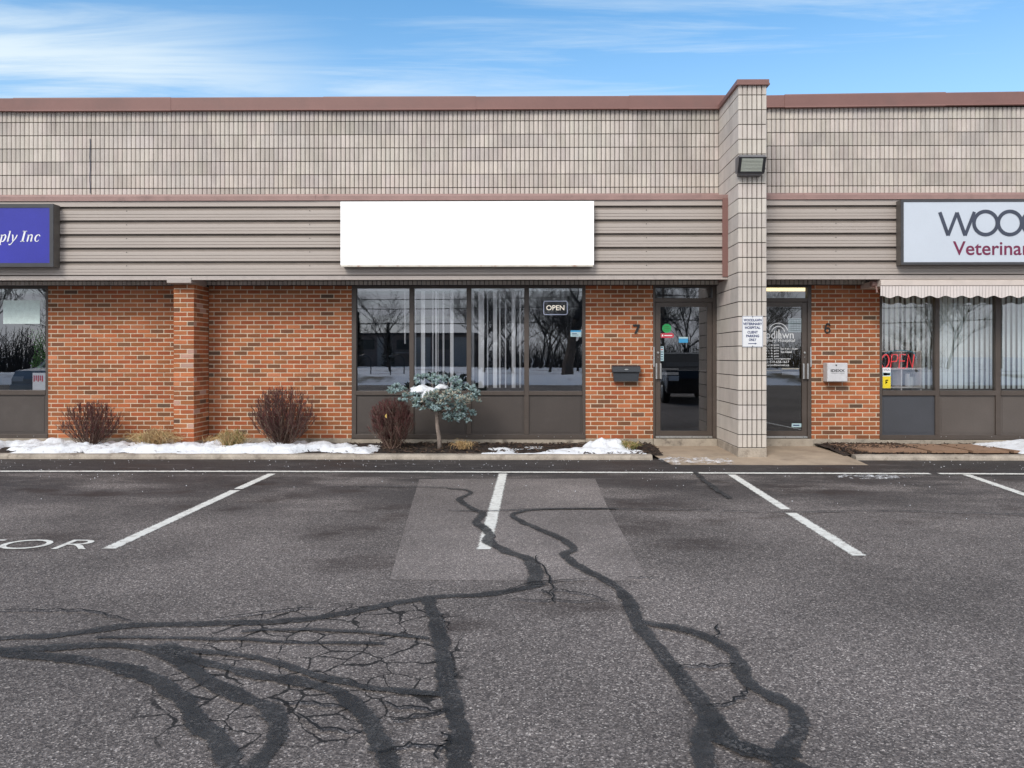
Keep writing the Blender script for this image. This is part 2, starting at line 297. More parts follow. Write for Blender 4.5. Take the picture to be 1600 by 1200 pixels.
# ------------------------------------------------------------------ mesh helpers
W = {}                                                         # world origin of each object
def link(o): C.collection.objects.link(o)
class MB:
    def __init__(s): s.v = []; s.f = []; s.mi = []; s.col = []; s.ccol = (1, 1, 1); s.m = 0
    def face(s, pts, col=None):
        i = len(s.v); s.v += [tuple(p) for p in pts]; s.f.append(tuple(range(i, i+len(pts)))); s.mi.append(s.m); s.col.append(col or s.ccol)
    def mesh(s, vs, fs, col=None):
        i = len(s.v); s.v += [tuple(p) for p in vs]
        for f in fs: s.f.append(tuple(k+i for k in f)); s.mi.append(s.m); s.col.append(col or s.ccol)
    def box(s, x0, x1, y0, y1, z0, z1, col=None, bev=0):
        if x0 > x1: x0, x1 = x1, x0
        if y0 > y1: y0, y1 = y1, y0
        if z0 > z1: z0, z1 = z1, z0
        if not bev:
            s.mesh([(x0,y0,z0),(x1,y0,z0),(x1,y1,z0),(x0,y1,z0),(x0,y0,z1),(x1,y0,z1),(x1,y1,z1),(x0,y1,z1)],
                   [(0,3,2,1),(4,5,6,7),(0,1,5,4),(1,2,6,5),(2,3,7,6),(3,0,4,7)], col); return
        bm = bmesh.new(); bmesh.ops.create_cube(bm, size=1)
        for v in bm.verts: v.co = ((x0+x1)/2+v.co.x*(x1-x0), (y0+y1)/2+v.co.y*(y1-y0), (z0+z1)/2+v.co.z*(z1-z0))
        bmesh.ops.bevel(bm, geom=bm.edges[:], offset=bev, segments=2, affect='EDGES', profile=.5)
        bm.verts.ensure_lookup_table(); bm.verts.index_update()
        s.mesh([v.co[:] for v in bm.verts], [tuple(v.index for v in f.verts) for f in bm.faces], col); bm.free()
    def prism_x(s, prof, x0, x1, col=None, caps=True):          # prof: list of (y,z)
        n = len(prof)
        vs = [(x0, y, z) for y, z in prof]+[(x1, y, z) for y, z in prof]
        fs = [(i, (i+1) % n, n+(i+1) % n, n+i) for i in range(n)]
        if caps: fs += [tuple(range(n))[::-1], tuple(range(n, 2*n))]
        s.mesh(vs, fs, col)
    def strip_x(s, prof, x0, x1, col=None):                     # open profile
        n = len(prof); vs = [(x0, y, z) for y, z in prof]+[(x1, y, z) for y, z in prof]
        s.mesh(vs, [(i, i+1, n+i+1, n+i) for i in range(n-1)], col)
    def prism_y(s, prof, y0, y1, col=None):                     # prof: list of (x,z), outline facing -y
        n = len(prof); vs = [(x, y0, z) for x, z in prof]+[(x, y1, z) for x, z in prof]
        s.mesh(vs, [tuple(range(n)), tuple(range(n, 2*n))[::-1]]+[(i, n+i, n+(i+1) % n, (i+1) % n) for i in range(n)], col)
    def prism_z(s, prof, z0, z1, col=None):
        n = len(prof); vs = [(x, y, z0) for x, y in prof]+[(x, y, z1) for x, y in prof]
        s.mesh(vs, [tuple(range(n))[::-1], tuple(range(n, 2*n))]+[(i, (i+1) % n, n+(i+1) % n, n+i) for i in range(n)], col)
    def tube(s, pts, rad, n=6, col=None, cap=True):
        pts = [Vector(p) for p in pts]; k = len(pts)
        if isinstance(rad, (int, float)): rad = [rad]*k
        vs = []
        for i, p in enumerate(pts):
            d = (pts[min(i+1, k-1)]-pts[max(i-1, 0)])
            if d.length < 1e-9: d = Vector((0, 0, 1))
            d.normalize(); a = d.orthogonal().normalized() if abs(d.z) > .95 else d.cross(Vector((0, 0, 1))).normalized(); b_ = d.cross(a)
            for j in range(n):
                q = 2*PI*j/n; vs.append(p+(a*math.cos(q)+b_*math.sin(q))*rad[i])
        fs = [(i*n+j, i*n+(j+1) % n, (i+1)*n+(j+1) % n, (i+1)*n+j) for i in range(k-1) for j in range(n)]
        if cap: fs += [tuple(range(n))[::-1], tuple(range((k-1)*n, k*n))]
        s.mesh(vs, fs, col)
    def lathe(s, prof, cx, cy, n=20, axis='z', col=None):       # prof (r, h)
        vs = []
        for r, h in prof:
            for j in range(n):
                q = 2*PI*j/n; a, b_ = r*math.cos(q), r*math.sin(q)
                vs.append((cx+a, cy+b_, h) if axis == 'z' else ((h, cx+a, cy+b_) if axis == 'x' else (cx+a, h, cy+b_)))
        fs = [(i*n+j, i*n+(j+1) % n, (i+1)*n+(j+1) % n, (i+1)*n+j) for i in range(len(prof)-1) for j in range(n)]
        fs += [tuple(range(n))[::-1], tuple(range((len(prof)-1)*n, len(prof)*n))]
        s.mesh(vs, fs, col)
    def build(s, name, mats, parent=None, origin=None, smooth=False):
        if isinstance(mats, str): mats = [mats]
        if parent is not None: org = W[parent]
        elif origin is not None: org = Vector(origin)
        else: org = Vector((0, 0, 0))
        me = bpy.data.meshes.new(name)
        me.from_pydata([(a-org.x, b_-org.y, c_-org.z) for a, b_, c_ in s.v], [], s.f)
        for q in mats: me.materials.append(M[q])
        me.polygons.foreach_set('material_index', s.mi)
        if smooth: me.polygons.foreach_set('use_smooth', [True]*len(s.f))
        ca = me.color_attributes.new('Col', 'FLOAT_COLOR', 'CORNER'); buf = []
        for f, c_ in zip(s.f, s.col):
            if len(c_) == len(f) and isinstance(c_[0], (tuple, list)):
                for q in c_: buf += [*q, 1]
            else: buf += [*c_[:3], 1]*len(f)
        ca.data.foreach_set('color', buf)
        o = bpy.data.objects.new(name, me); link(o)
        if parent is not None: o.parent = parent
        else: o.location = org
        W[o] = org
        return o
def tag(o, label=None, cat=None, group=None, kind=None):
    if label: o['label'] = label
    if cat: o['category'] = cat
    if group: o['group'] = group
    if kind: o['kind'] = kind
    return o
def thing(name, loc, label, cat, group=None, kind=None):
    o = bpy.data.objects.new(name, None); link(o); o.location = loc; o.empty_display_size = .1; W[o] = Vector(loc)
    return tag(o, label, cat, group, kind)
def copy_tree(o, parent=None):
    c_ = o.copy(); link(c_); c_.parent = parent; W[c_] = W.get(o)
    for ch in list(o.children): copy_tree(ch, c_)
    return c_
def text_polys(body, bold=0.0, shear=0.0, spacing=1.0):
    cu = bpy.data.curves.new('txt', 'FONT'); cu.body = body; cu.size = 1; cu.fill_mode = 'BOTH'; cu.offset = bold; cu.shear = shear; cu.space_character = spacing
    cu.resolution_u = 4; cu.align_x = 'LEFT'
    o = bpy.data.objects.new('txt', cu); link(o)
    dg = bpy.context.evaluated_depsgraph_get(); dg.update(); me = bpy.data.meshes.new_from_object(o.evaluated_get(dg))
    vs = [v_.co.copy() for v_ in me.vertices]; fs = [tuple(p.vertices) for p in me.polygons]
    bpy.data.objects.remove(o); bpy.data.curves.remove(cu); bpy.data.meshes.remove(me)
    return vs, fs
def add_text(mb, body, x0, x1, z0, z1, y, bold=0.0, shear=0.0, spacing=1.0, plane='xz', col=None):
    """letters laid on a real surface: facing -y, or flat on the ground"""
    vs, fs = text_polys(body, bold, shear, spacing)
    if not vs: return
    ax, bx = min(v_.x for v_ in vs), max(v_.x for v_ in vs); ay, by = min(v_.y for v_ in vs), max(v_.y for v_ in vs)
    out = []
    for v_ in vs:
        p = x0+(v_.x-ax)/(bx-ax)*(x1-x0); q = z0+(v_.y-ay)/(by-ay)*(z1-z0)
        out.append((p, y, q) if plane == 'xz' else (p, q, y))
    mb.mesh(out, fs, col)
def rrect(x0, x1, z0, z1, r, n=5):
    pts = []
    for cx, cz, a in ((x1-r, z0+r, -90), (x1-r, z1-r, 0), (x0+r, z1-r, 90), (x0+r, z0+r, 180)):
        for k in range(n+1):
            q = R(a+90*k/n); pts.append((cx+r*math.cos(q), cz+r*math.sin(q)))
    return pts
def vary(c_, a): k = 1+random.uniform(-a, a); return tuple(max(0, q*k*(1+random.uniform(-a, a)*.25)) for q in c_)
# ------------------------------------------------------------------ ground
CURB_X0, CURB_X1 = G(1012, 712, .0)[0], G(1328, 716, .0)[0]
mb = MB(); mb.face([(-600, -700, -.06), (600, -700, -.06), (600, 700, -.06), (-600, 700, -.06)])
ground = tag(mb.build('ground', 'snow_field'), kind='structure')
mb = MB(); mb.face([(-60, -24, 0), (60, -24, 0), (60, 0.5, 0), (-60, 0.5, 0)])
lot = tag(mb.build('parking_lot', 'asphalt'), kind='structure')
def jag(pts, amp, n=4):
    out = []
    for a, b_ in zip(pts, pts[1:]):
        for k in range(n):
            q = k/n; out.append((a[0]+(b_[0]-a[0])*q+random.uniform(-amp, amp), a[1]+(b_[1]-a[1])*q+random.uniform(-amp, amp)))
    out.append(pts[-1]); return out
def smooth(pts, n=6):
    out = []
    P = [pts[0]]+list(pts)+[pts[-1]]
    for i in range(1, len(P)-2):
        for k in range(n):
            q = k/n; out.append(tuple(.5*((2*P[i][d])+(-P[i-1][d]+P[i+1][d])*q+(2*P[i-1][d]-5*P[i][d]+4*P[i+1][d]-P[i+2][d])*q*q+(-P[i-1][d]+3*P[i][d]-3*P[i+1][d]+P[i+2][d])*q**3) for d in range(len(pts[0]))))
    out.append(tuple(pts[-1])); return out
def ribbon(mb, pts, wid, z):
    """flat band along ground points; colour attribute falls from 1 (middle) to 0 (rim)"""
    n = len(pts); rows = []
    for i in range(n):
        a = Vector(pts[max(i-1, 0)][:2]); b_ = Vector(pts[min(i+1, n-1)][:2]); d = (b_-a)
        if d.length < 1e-6: d = Vector((1, 0))
        d.normalize(); nn = Vector((-d.y, d.x)); w_ = (wid(i/(n-1)) if callable(wid) else wid)/2
        p = Vector(pts[i][:2]); rows.append([p-nn*w_, p, p+nn*w_])
    for i in range(n-1):
        for j in (0, 1):
            q = [rows[i][j], rows[i][j+1], rows[i+1][j+1], rows[i+1][j]]
            e = [0, 1, 1, 0] if j == 0 else [1, 0, 0, 1]
            mb.face([(p.x, p.y, z) for p in q], [(k, k, k) for k in e])
# lighter repair patch
pp = [(655, 750), (760, 750), (933, 749), (950, 790), (1014, 907), (800, 907), (609, 905), (625, 850)]
mb = MB(); mb.face([(*G(*p), .002) for p in [(609, 906), (800, 908), (1014, 908), (975, 838), (948, 790), (930, 748), (655, 749), (640, 800)]])
mb.build('asphalt_patch', 'asphalt_patch', lot)
seals = [
 ([(-60,1003),(0,999),(100,992),(200,979),(300,976),(400,974),(500,966),(600,947),(680,934),(760,930),(815,921),(850,913)], .098),
 ([(668,935),(678,962),(688,1005),(697,1050),(706,1100),(716,1150),(722,1215)], .108),
 ([(-60,1016),(0,1021),(100,1030),(190,1046),(245,1066),(285,1096),(310,1130),(345,1165),(362,1215)], .108),
 ([(-60,1018),(0,1018),(90,1013),(180,1011),(250,1020),(300,1046),(330,1070),(380,1092),(418,1110),(435,1135),(425,1165),(395,1215)], .105),
 ([(255,1010),(330,1040),(395,1056),(450,1064),(520,1082),(560,1112),(590,1150),(610,1215)], .092),
 ([(240,1012),(330,1022),(400,1030),(470,1050),(530,1066),(600,1080),(695,1088)], .066),
 ([(380,988),(450,986),(560,988),(670,1000)], .045), ([(150,998),(330,1000),(470,1006),(600,1008)], .045),
 ([(700,764),(728,767),(735,772),(718,782),(738,796),(754,805),(744,818),(762,832),(766,850),(795,864),(828,878),(836,895),(836,916)], lambda q: .05+.10*q),
 ([(960,796),(850,797),(805,803),(806,812),(830,823),(866,838),(888,851),(894,860),(880,868),(902,886),(940,905),(970,925),(985,950),(1002,985),(1030,1020),(1060,1056),(1090,1095),(1120,1135),(1150,1170),(1200,1185),(1270,1215)], lambda q: .075+.055*q),
 ([(1000,975),(1060,985),(1110,1000),(1142,1020),(1160,1050),(1172,1072),(1210,1093),(1240,1112),(1250,1145),(1228,1172),(1220,1215)], .098),
 ([(1110,1125),(1095,1160),(1105,1215)], .11), ([(1120,1160),(1180,1178),(1250,1182)], .092),
 ([(700,799),(760,800),(850,797),(1000,797),(1110,799)], .035), ([(560,762),(650,762),(700,764)], .04),
 ([(1085,738),(1110,760),(1140,780)], .09), ([(1130,800),(1250,802),(1400,800),(1600,806),(1700,810)], .03)]
mb = MB()
for i, (pts, wd) in enumerate(seals):
    g = [G(*p) for p in smooth(pts, 7)]
    g = [(a+noise.noise((a*6, b_*6, i))*.018, b_+noise.noise((a*6, b_*6, i+9))*.018) for a, b_ in g]
    wf = wd if callable(wd) else (lambda q, wd=wd: wd)
    ribbon(mb, g, (lambda q, wf=wf, i=i: wf(q)*(.92+.42*noise.noise((q*14, i*3.1, 0))+.25*noise.noise((q*45, i*3.1, 2)))), .006+.0006*i)
mb.build('crack_sealant', 'sealant', lot)
cr = [[(-20,956),(80,956),(150,958),(205,974)],[(330,970),(430,958),(500,952)],[(835,870),(848,890),(862,915),(862,935)],[(795,925),(830,914),(870,910),(925,907)],[(845,927),(880,925),(915,930),(950,941)],
      [(795,940),(850,941),(950,943)],[(845,925),(860,932),(868,945)],[(1065,1045),(1110,1045),(1150,1042)],[(1120,1000),(1122,980)],[(590,1102),(650,1112),(700,1115)],[(420,1100),(480,1102),(540,1112)],
      [(610,1130),(680,1120),(700,1116)],[(460,1120),(500,1145),(560,1150)],[(680,1190),(700,1165),(690,1150)],[(585,1185),(640,1165),(700,1180)],[(985,905),(1020,905)],[(1110,1110),(1165,1095),(1168,1080)]]
mb = MB()
for c_ in cr:
    g = jag([G(*p) for p in c_], .018, 5); ribbon(mb, g, lambda q: .011*(1-.6*abs(2*q-1))+.003, .016)
mb.build('crack', 'crack', lot)
# painted lines
def pline(a, b_, wd, z=.004, n=14):
    mb = MB(); p, q = Vector(G(*a)), Vector(G(*b_)); ribbon(mb, [tuple(p.lerp(q, k/n)) for k in range(n+1)], wd, z)
    return mb.build('painted_line', 'line_paint', lot)
for a, b_, wd in (((425, 740.5), (372, 764.5), .12), ((368, 766.5), (170, 858), .125), ((786, 740.5), (756, 859), .125), ((1143, 742), (1228, 796.5), .115),
                  ((1236, 802), (1343, 869), .125), ((1510, 742), (1860, 862), .12)): pline(a, b_, wd, .0045, 24)
for a, b_ in (((-700, 737), (420, 737.5)), ((420, 737.5), (1083, 739.5)), ((1090, 740), (1453, 741)), ((1467, 741), (2300, 744))): pline(a, b_, .115, .0085, 60)
# VISITOR lettering lying on the asphalt
xa, ya = G(147, 858); x7 = xa; h0, h1 = G(80, 859)[1], G(80, 844)[1]
mb = MB(); bx = .37; lw = .30
vs, fs = text_polys('VISITOR', .02, 0, 1.25); add_text(mb, 'VISITOR', G(150, 852)[0]-1.92, G(150, 852)[0], h0, h1, .005, bold=-.004, spacing=1.1, plane='xy')
mb.build('painted_letters', 'line_paint', lot)
# salt and snow crumbs scattered by the kerb
mb = MB()
for k in range(650):
    y_ = -1.25-abs(random.gauss(0, 1.1)); x_ = random.uniform(-9, 9)
    if noise.noise((x_*.7, y_*1.5, 3)) < -.05 or y_ < -5: continue
    if 1.9 < x_ < 4.8 and y_ > -1.9: continue
    r_ = random.choice((.003, .0035, .004, .005, .006)); a = random.uniform(0, 6)
    pts = [(x_+r_*math.cos(a+q)*random.uniform(.6, 1.3), y_+r_*math.sin(a+q)*random.uniform(.6, 1.3), .002) for q in (0, 1.6, 3.1, 4.6)]
    top = [(x_+(p[0]-x_)*.5, y_+(p[1]-y_)*.5, .006+r_*.5) for p in pts]
    mb.mesh(pts+top, [(0, 1, 5, 4), (1, 2, 6, 5), (2, 3, 7, 6), (3, 0, 4, 7), (4, 5, 6, 7)])
tag(mb.build('snow_crumbs', 'snow'), 'scattered crumbs of snow and salt on the asphalt along the kerb', 'snow', kind='stuff')
# curbs
def curb(x0, x1, name='kerb'):
    mb = MB(); n = max(1, int((x1-x0)/.25)); prev = None
    for k in range(n+1):
        x_ = x0+(x1-x0)*k/n; w_ = noise.noise((x_*1.3, 0, 5))*.008; top = .062+noise.noise((x_*2, 3, 5))*.004
        pr = [(x_, -1.225+w_, -.02), (x_, -1.215+w_, .03), (x_, -1.195+w_, top-.006), (x_, -1.17+w_, top), (x_, -1.06, top), (x_, -1.04, .0)]
        if prev: mb.mesh(prev+pr, [(i, i+6, i+7, i+1) for i in range(5)])
        else: mb.mesh(pr, [tuple(range(6))])
        prev = pr
    mb.mesh(prev, [tuple(range(6))[::-1]])
    return tag(mb.build(name, 'curb_concrete'), kind='structure')
curb(-30, CURB_X0, 'kerb'); curb(CURB_X1, 30, 'kerb')
# beds
AX0, AX1 = X(1020, 0), X(1269, 0)
def bedmesh(x0, x1, name, seed):
    mb = MB(); nx = int((x1-x0)/.04); ny = 24
    vs = []
    for j in range(ny+1):
        for i in range(nx+1):
            x_ = x0+(x1-x0)*i/nx; y_ = -1.08+1.14*j/ny
            z_ = .045+.035*min(1, (y_+1.1)*2)+.012*noise.noise((x_*9, y_*9, seed))+.008*noise.noise((x_*30, y_*30, seed))
            vs.append((x_, y_, z_))
    mb.mesh(vs, [(j*(nx+1)+i, j*(nx+1)+i+1, (j+1)*(nx+1)+i+1, (j+1)*(nx+1)+i) for j in range(ny) for i in range(nx)])
    return tag(mb.build(name, 'mulch'), kind='structure')
bedmesh(-12, AX0-.03, 'planting_bed', 1); bedmesh(AX1+.02, 12, 'planting_bed', 2)
# bark chips
mb = MB()
for k in range(2600):
    x_ = random.choice((random.uniform(-2.2, 1.9), random.uniform(4.3, 5.4), random.uniform(-7, 7.5))); y_ = random.uniform(-1.06, -.05)
    if AX0-.05 < x_ < AX1+.05: continue
    z_ = .092+.03*min(1, (y_+1.1)*2)-.03+random.uniform(0, .012); a = random.uniform(0, PI); l_, w_ = random.uniform(.012, .035), random.uniform(.004, .010)
    ca, sa = math.cos(a), math.sin(a); t_ = random.uniform(-.012, .012)
    q = [(-l_, -w_, -t_), (l_, -w_, t_), (l_, w_, t_), (-l_, w_, -t_)]; c_ = vary(random.choice(((.05, .028, .018), (.09, .055, .035), (.02, .014, .012))), .3)
    low = [(x_+ca*p[0]-sa*p[1], y_+sa*p[0]+ca*p[1], z_+p[2]-.004) for p in q]; up = [(p[0], p[1], p[2]+.006) for p in low]
    mb.mesh(low+up, [(0,1,5,4),(1,2,6,5),(2,3,7,6),(3,0,4,7),(4,5,6,7)], c_)
tag(mb.build('bark_mulch', 'dry_grass'), 'dark bark mulch chips lying in the planting beds', 'mulch', kind='stuff')
# concrete apron in front of the doors
mb = MB(); nx, ny = 40, 20; vs = []
for j in range(ny+1):
    q = j/ny
    for i in range(nx+1):
        r_ = i/nx; xl = AX0-.18+(G(1052, 727, 0)[0]-AX0+.18)*max(0, (q-.55)/.45); xr = AX1+.03+(G(1352, 725, 0)[0]-AX1-.03)*q
        y_ = .02-1.72*q; z_ = .045-.005*q if q < .6 else .042-.045*((q-.6)/.4)
        vs.append((xl+(xr-xl)*r_, y_, z_+.002*noise.noise((r_*8, q*5, 0))))
mb.mesh(vs, [((j+1)*(nx+1)+i, (j+1)*(nx+1)+i+1, j*(nx+1)+i+1, j*(nx+1)+i) for j in range(ny) for i in range(nx)])
tag(mb.build('pavement', 'apron_concrete'), kind='structure')
# brown patio slabs under the right-hand window
g0 = 'brown patio slabs along the right window'
px_ = [1330, 1425, 1487, 1548, 1612, 1676]
labs = ['brown concrete paving slab nearest the apron, beside the dark mulch', 'second brown paving slab from the apron, under the narrow joint', 'third brown paving slab from the apron', 'fourth brown paving slab from the apron, beside the snow patch', 'fifth brown paving slab from the apron, mostly covered with snow']
for i in range(5):
    x0, x1 = X(px_[i], -.6)+.03, X(px_[i+1], -.6)
    mb = MB(); sh = -.22 if i == 0 else 0
    mb.prism_z([(x0+.04, -1.0), (x1, -1.0), (x1-.05, -.22), (x0-.20 if i == 0 else x0-.01, -.22)], .07, .102+random.uniform(-.004, .004))
    tag(mb.build('paving_slab', 'paver', origin=((x0+x1)/2, -.6, .07)), labs[i], 'paving slab', g0)
# snow on the beds
def snowfield(name, x0, x1, fn, label, y0=-1.14, y1=-.02, res=.03, base=.065, m_='snow'):
    mb = MB(); nx, ny = int((x1-x0)/res), int((y1-y0)/res); H = []
    for j in range(ny+1):
        for i in range(nx+1):
            x_, y_ = x0+(x1-x0)*i/nx, y0+(y1-y0)*j/ny
            H.append((x_, y_, fn(x_, y_)))
    fs = []
    for j in range(ny):
        for i in range(nx):
            q = (j*(nx+1)+i, j*(nx+1)+i+1, (j+1)*(nx+1)+i+1, (j+1)*(nx+1)+i)
            if max(H[k][2] for k in q) > .0: fs.append(q)
    mb.mesh([(a, b_, base+max(-.02, c_)) for a, b_, c_ in H], fs)
    used = sorted({k for f in fs for k in f}); mp = {k: i for i, k in enumerate(used)}
    mb.v = [mb.v[k] for k in used]; mb.f = [tuple(mp[k] for k in f) for f in mb.f]
    return tag(mb.build(name, m_, smooth=True), label, 'snow', kind='stuff')
def nn(x_, y_, s_): return noise.noise((x_*s_, y_*s_, 4.4))
def left_snow(x_, y_):
    edge = min(1, (y_+1.10)/.12)
    e2 = min(1, (X(592, -.8)+.12*nn(x_, y_, 4)-x_)/.3)
    back = min(1, (-.08-y_+.12*nn(x_, 0, 3))/.22)
    h = .075+.05*nn(x_, y_, 1.8)+.05*nn(x_, y_, 5)+.03*nn(x_, y_, 12)+.012*nn(x_, y_, 30)
    gap = max(0, nn(x_+3, y_*1.3, 2.2)-.18)*.6
    if x_ > X(460, -.8): h *= .8 if y_ < -.4 else .45
    return (h-gap)*min(edge, e2, back) if min(edge, e2, back) > 0 else -.05
snowfield('snow_bank', -11.5, X(600, -.8), left_snow, 'lumpy melting snow lying along the left planting bed by the brick wall')
def mid_snow(x_, y_):
    h = -.02+.05*nn(x_+7, y_*1.4, 2.6)+.02*nn(x_, y_, 9)
    cx = X(948, -.6); d = math.hypot((x_-cx)/.36, (y_+.62)/.30); h = max(h+.022 if y_ < -.45 else h, .15*(1-d*d)+.06*nn(x_, y_, 7)+.03*nn(x_, y_, 18))
    cx = X(925, -.9); d = math.hypot((x_-cx)/.75, (y_+.88)/.15); h = max(h, .055*(1-d*d)+.02*nn(x_, y_, 9))
    ed = min(1, (y_+1.1)/.08, (-.12-y_)/.1, (x_-X(752, -.8))/.12, (X(1008, -.8)-x_)/.2)
    return h*ed if ed > 0 else -.05
snowfield('snow_patch', X(745, -.8), X(1012, -.8), mid_snow, 'broken snow patches with a small heap below the open sign window')
def right_snow(x_, y_):
    ed = min(1, (x_-X(1556, -.7)-(-.5-y_)*.25)/.35, (y_+1.12)/.1, (-.15-y_)/.3)
    return (.10+.03*nn(x_, y_, 3)+.02*nn(x_, y_, 9))*ed if ed > 0 else -.05
snowfield('snow_heap', X(1545, -.8), 11, right_snow, 'snow heap over the paving slabs at the right edge', base=.09)
def apron_snow(x_, y_):
    cx, cy = G(1085, 719, .03); d = math.hypot((x_-cx)/.5, (y_-cy)/.22); return (.006*(1-d*d)+.022*nn(x_, y_, 11)+.014*nn(x_, y_, 31)-.002 if d < 1.25 else -.05)
snowfield('thin_snow', X(1030, -1.4), X(1140, -1.4), apron_snow, 'thin icy snow left on the pavement below the left door', y0=-1.7, y1=-.9, res=.02, base=.032, m_='snow_thin')
def line_snow(x_, y_):
    cx, cy = G(1362, 745, 0); d = math.hypot((x_-cx)/.36, (y_-cy)/.12); return (.006*(1-d*d)+.020*nn(x_, y_, 13)+.012*nn(x_, y_, 37)-.003 if d < 1.2 else -.05)
snowfield('slush_patch', G(1300, 745)[0], G(1420, 745)[0], line_snow, 'thin slush patch on the asphalt in front of the right window', y0=-2.8, y1=-2.35, res=.02, base=.004, m_='snow_thin')
# ------------------------------------------------------------------ the building
BL, BR = -13.0, 13.0
bld = thing('commercial_building', (0, 0, 0), 'long low commercial building of orange brick below ribbed beige block with brown roof trim', 'building')
BC = [((.38, .122, .050), 6), ((.34, .100, .044), 4), ((.32, .116, .050), 4), ((.42, .148, .064), 3), ((.26, .095, .044), 2.5), ((.19, .085, .046), 1.2), ((.13, .075, .05), .3), ((.46, .175, .085), .7)]
def brickcol(): return vary(random.choices([c_ for c_, _ in BC], [k for _, k in BC])[0], .12)
CH, BW, JT = .0667, .203, .0125
def brick_face(mb, o, ud, width, z0, z1, ph=0.0, pale=0.0):
    """running-bond bricks standing 5 mm proud of the mortar; o = start (x,y), ud = direction, outward normal = (ud.y,-ud.x)"""
    nx_, ny_ = ud[1], -ud[0]
    rows = int(round((z1-z0)/CH)); ch = (z1-z0)/rows
    for r_ in range(rows):
        a = -((r_ % 2)*BW/2+ph) % BW - BW
        while a < width:
            a0, a1 = max(0, a), min(width, a+BW-JT); a += BW
            if a1-a0 < .02: continue
            zb, zt = z0+r_*ch+JT/2, z0+(r_+1)*ch-JT/2; c_ = brickcol()
            if pale and random.random() < pale: c_ = tuple(q*.6+w_*.4 for q, w_ in zip(c_, (.6, .5, .45)))
            e = .0015; j = random.uniform(-.0012, .0012)
            def P(s_, z_, d): return (o[0]+ud[0]*s_+nx_*d, o[1]+ud[1]*s_+ny_*d, z_)
            vs = [P(a0, zb, -.007), P(a1, zb, -.007), P(a1, zt, -.007), P(a0, zt, -.007), P(a0+e, zb+e, j), P(a1-e, zb+e, j), P(a1-e, zt-e, j), P(a0+e, zt-e, j)]
            mb.mesh(vs, [(4, 5, 6, 7), (0, 1, 5, 4), (1, 2, 6, 5), (2, 3, 7, 6), (3, 0, 4, 7)], c_)
ZB, ZT = Z(685.5, 0), Z(445.5, 0)
def brick_wall(x0, x1, ph=0, depth=.25):
    mb = MB(); mb.m = 0; brick_face(mb, (x0, 0), (1, 0), x1-x0, ZB, ZT, ph)
    mb.m = 1; mb.box(x0, x1, .005, depth, ZB, ZT)
    return mb.build('brick_wall', ['brick', 'mortar'], bld)
LW0, LW1 = -10.5, X(75, 0)
xs = dict(p0=X(271, -.49), p1=X(303, -.49), mw0=X(549.5, 0), mw1=X(915, 0), d0=X(1020.5, 0), d1=X(1123, 0), e0=X(1168, 0), e1=X(1268, 0), rw0=X(1374.5, 0), rw1=9.0)
brick_wall(LW1, xs['p0']-.02, .05); brick_wall(xs['p1']+.0, xs['mw0'], .12); brick_wall(xs['mw1'], xs['d0'], .02); brick_wall(xs['e1'], xs['rw0'], .14)
brick_wall(BL, LW0, 0); brick_wall(xs['rw1'], BR, .07)
# pilaster
mb = MB(); mb.m = 0; p0, p1 = xs['p0'], xs['p1']; py_ = -.49
brick_face(mb, (p0, py_), (1, 0), p1-p0, ZB, Z(441.5, -.645)-.002, .1, .07); brick_face(mb, (p1, py_), (0, 1), -py_-.005, ZB, Z(441.5, -.645)-.002, .0, .05); brick_face(mb, (p0, 0), (0, -1), -py_-.005, ZB, Z(441.5, -.645)-.002, .1)
mb.m = 1; mb.box(p0+.005, p1-.005, py_+.005, .0, ZB, Z(441.5, -.645)-.002)
mb.m = 2; mb.box(p0-.004, p1+.006, py_-.006, -.004, .0, ZB-.001)
pil = mb.build('brick_pilaster', ['brick', 'mortar', 'concrete'], bld)
mb = MB(); zc_a, zc_b = Z(441.5, -.645), Z(433.5, -.645); mb.box(p0-.02, p1+.03, -.645, -.14, zc_a, zc_b, bev=.004)
mb.build('cap', 'trim_light', pil)
# foundation
for a, b_ in ((BL, xs['p0']-.006), (xs['p1']+.008, xs['mw0']), (xs['mw0'], xs['mw1']), (xs['mw1'], xs['d0']-.002), (xs['e1']+.012, xs['rw0']), (xs['rw0'], BR)):
    mb = MB(); mb.box(a, b_-.001, -.018, .2, -.1, ZB-.002 if not (a == xs['mw0'] or a == xs['rw0']) else ZB-.012, bev=.006); mb.build('foundation', 'concrete', bld)
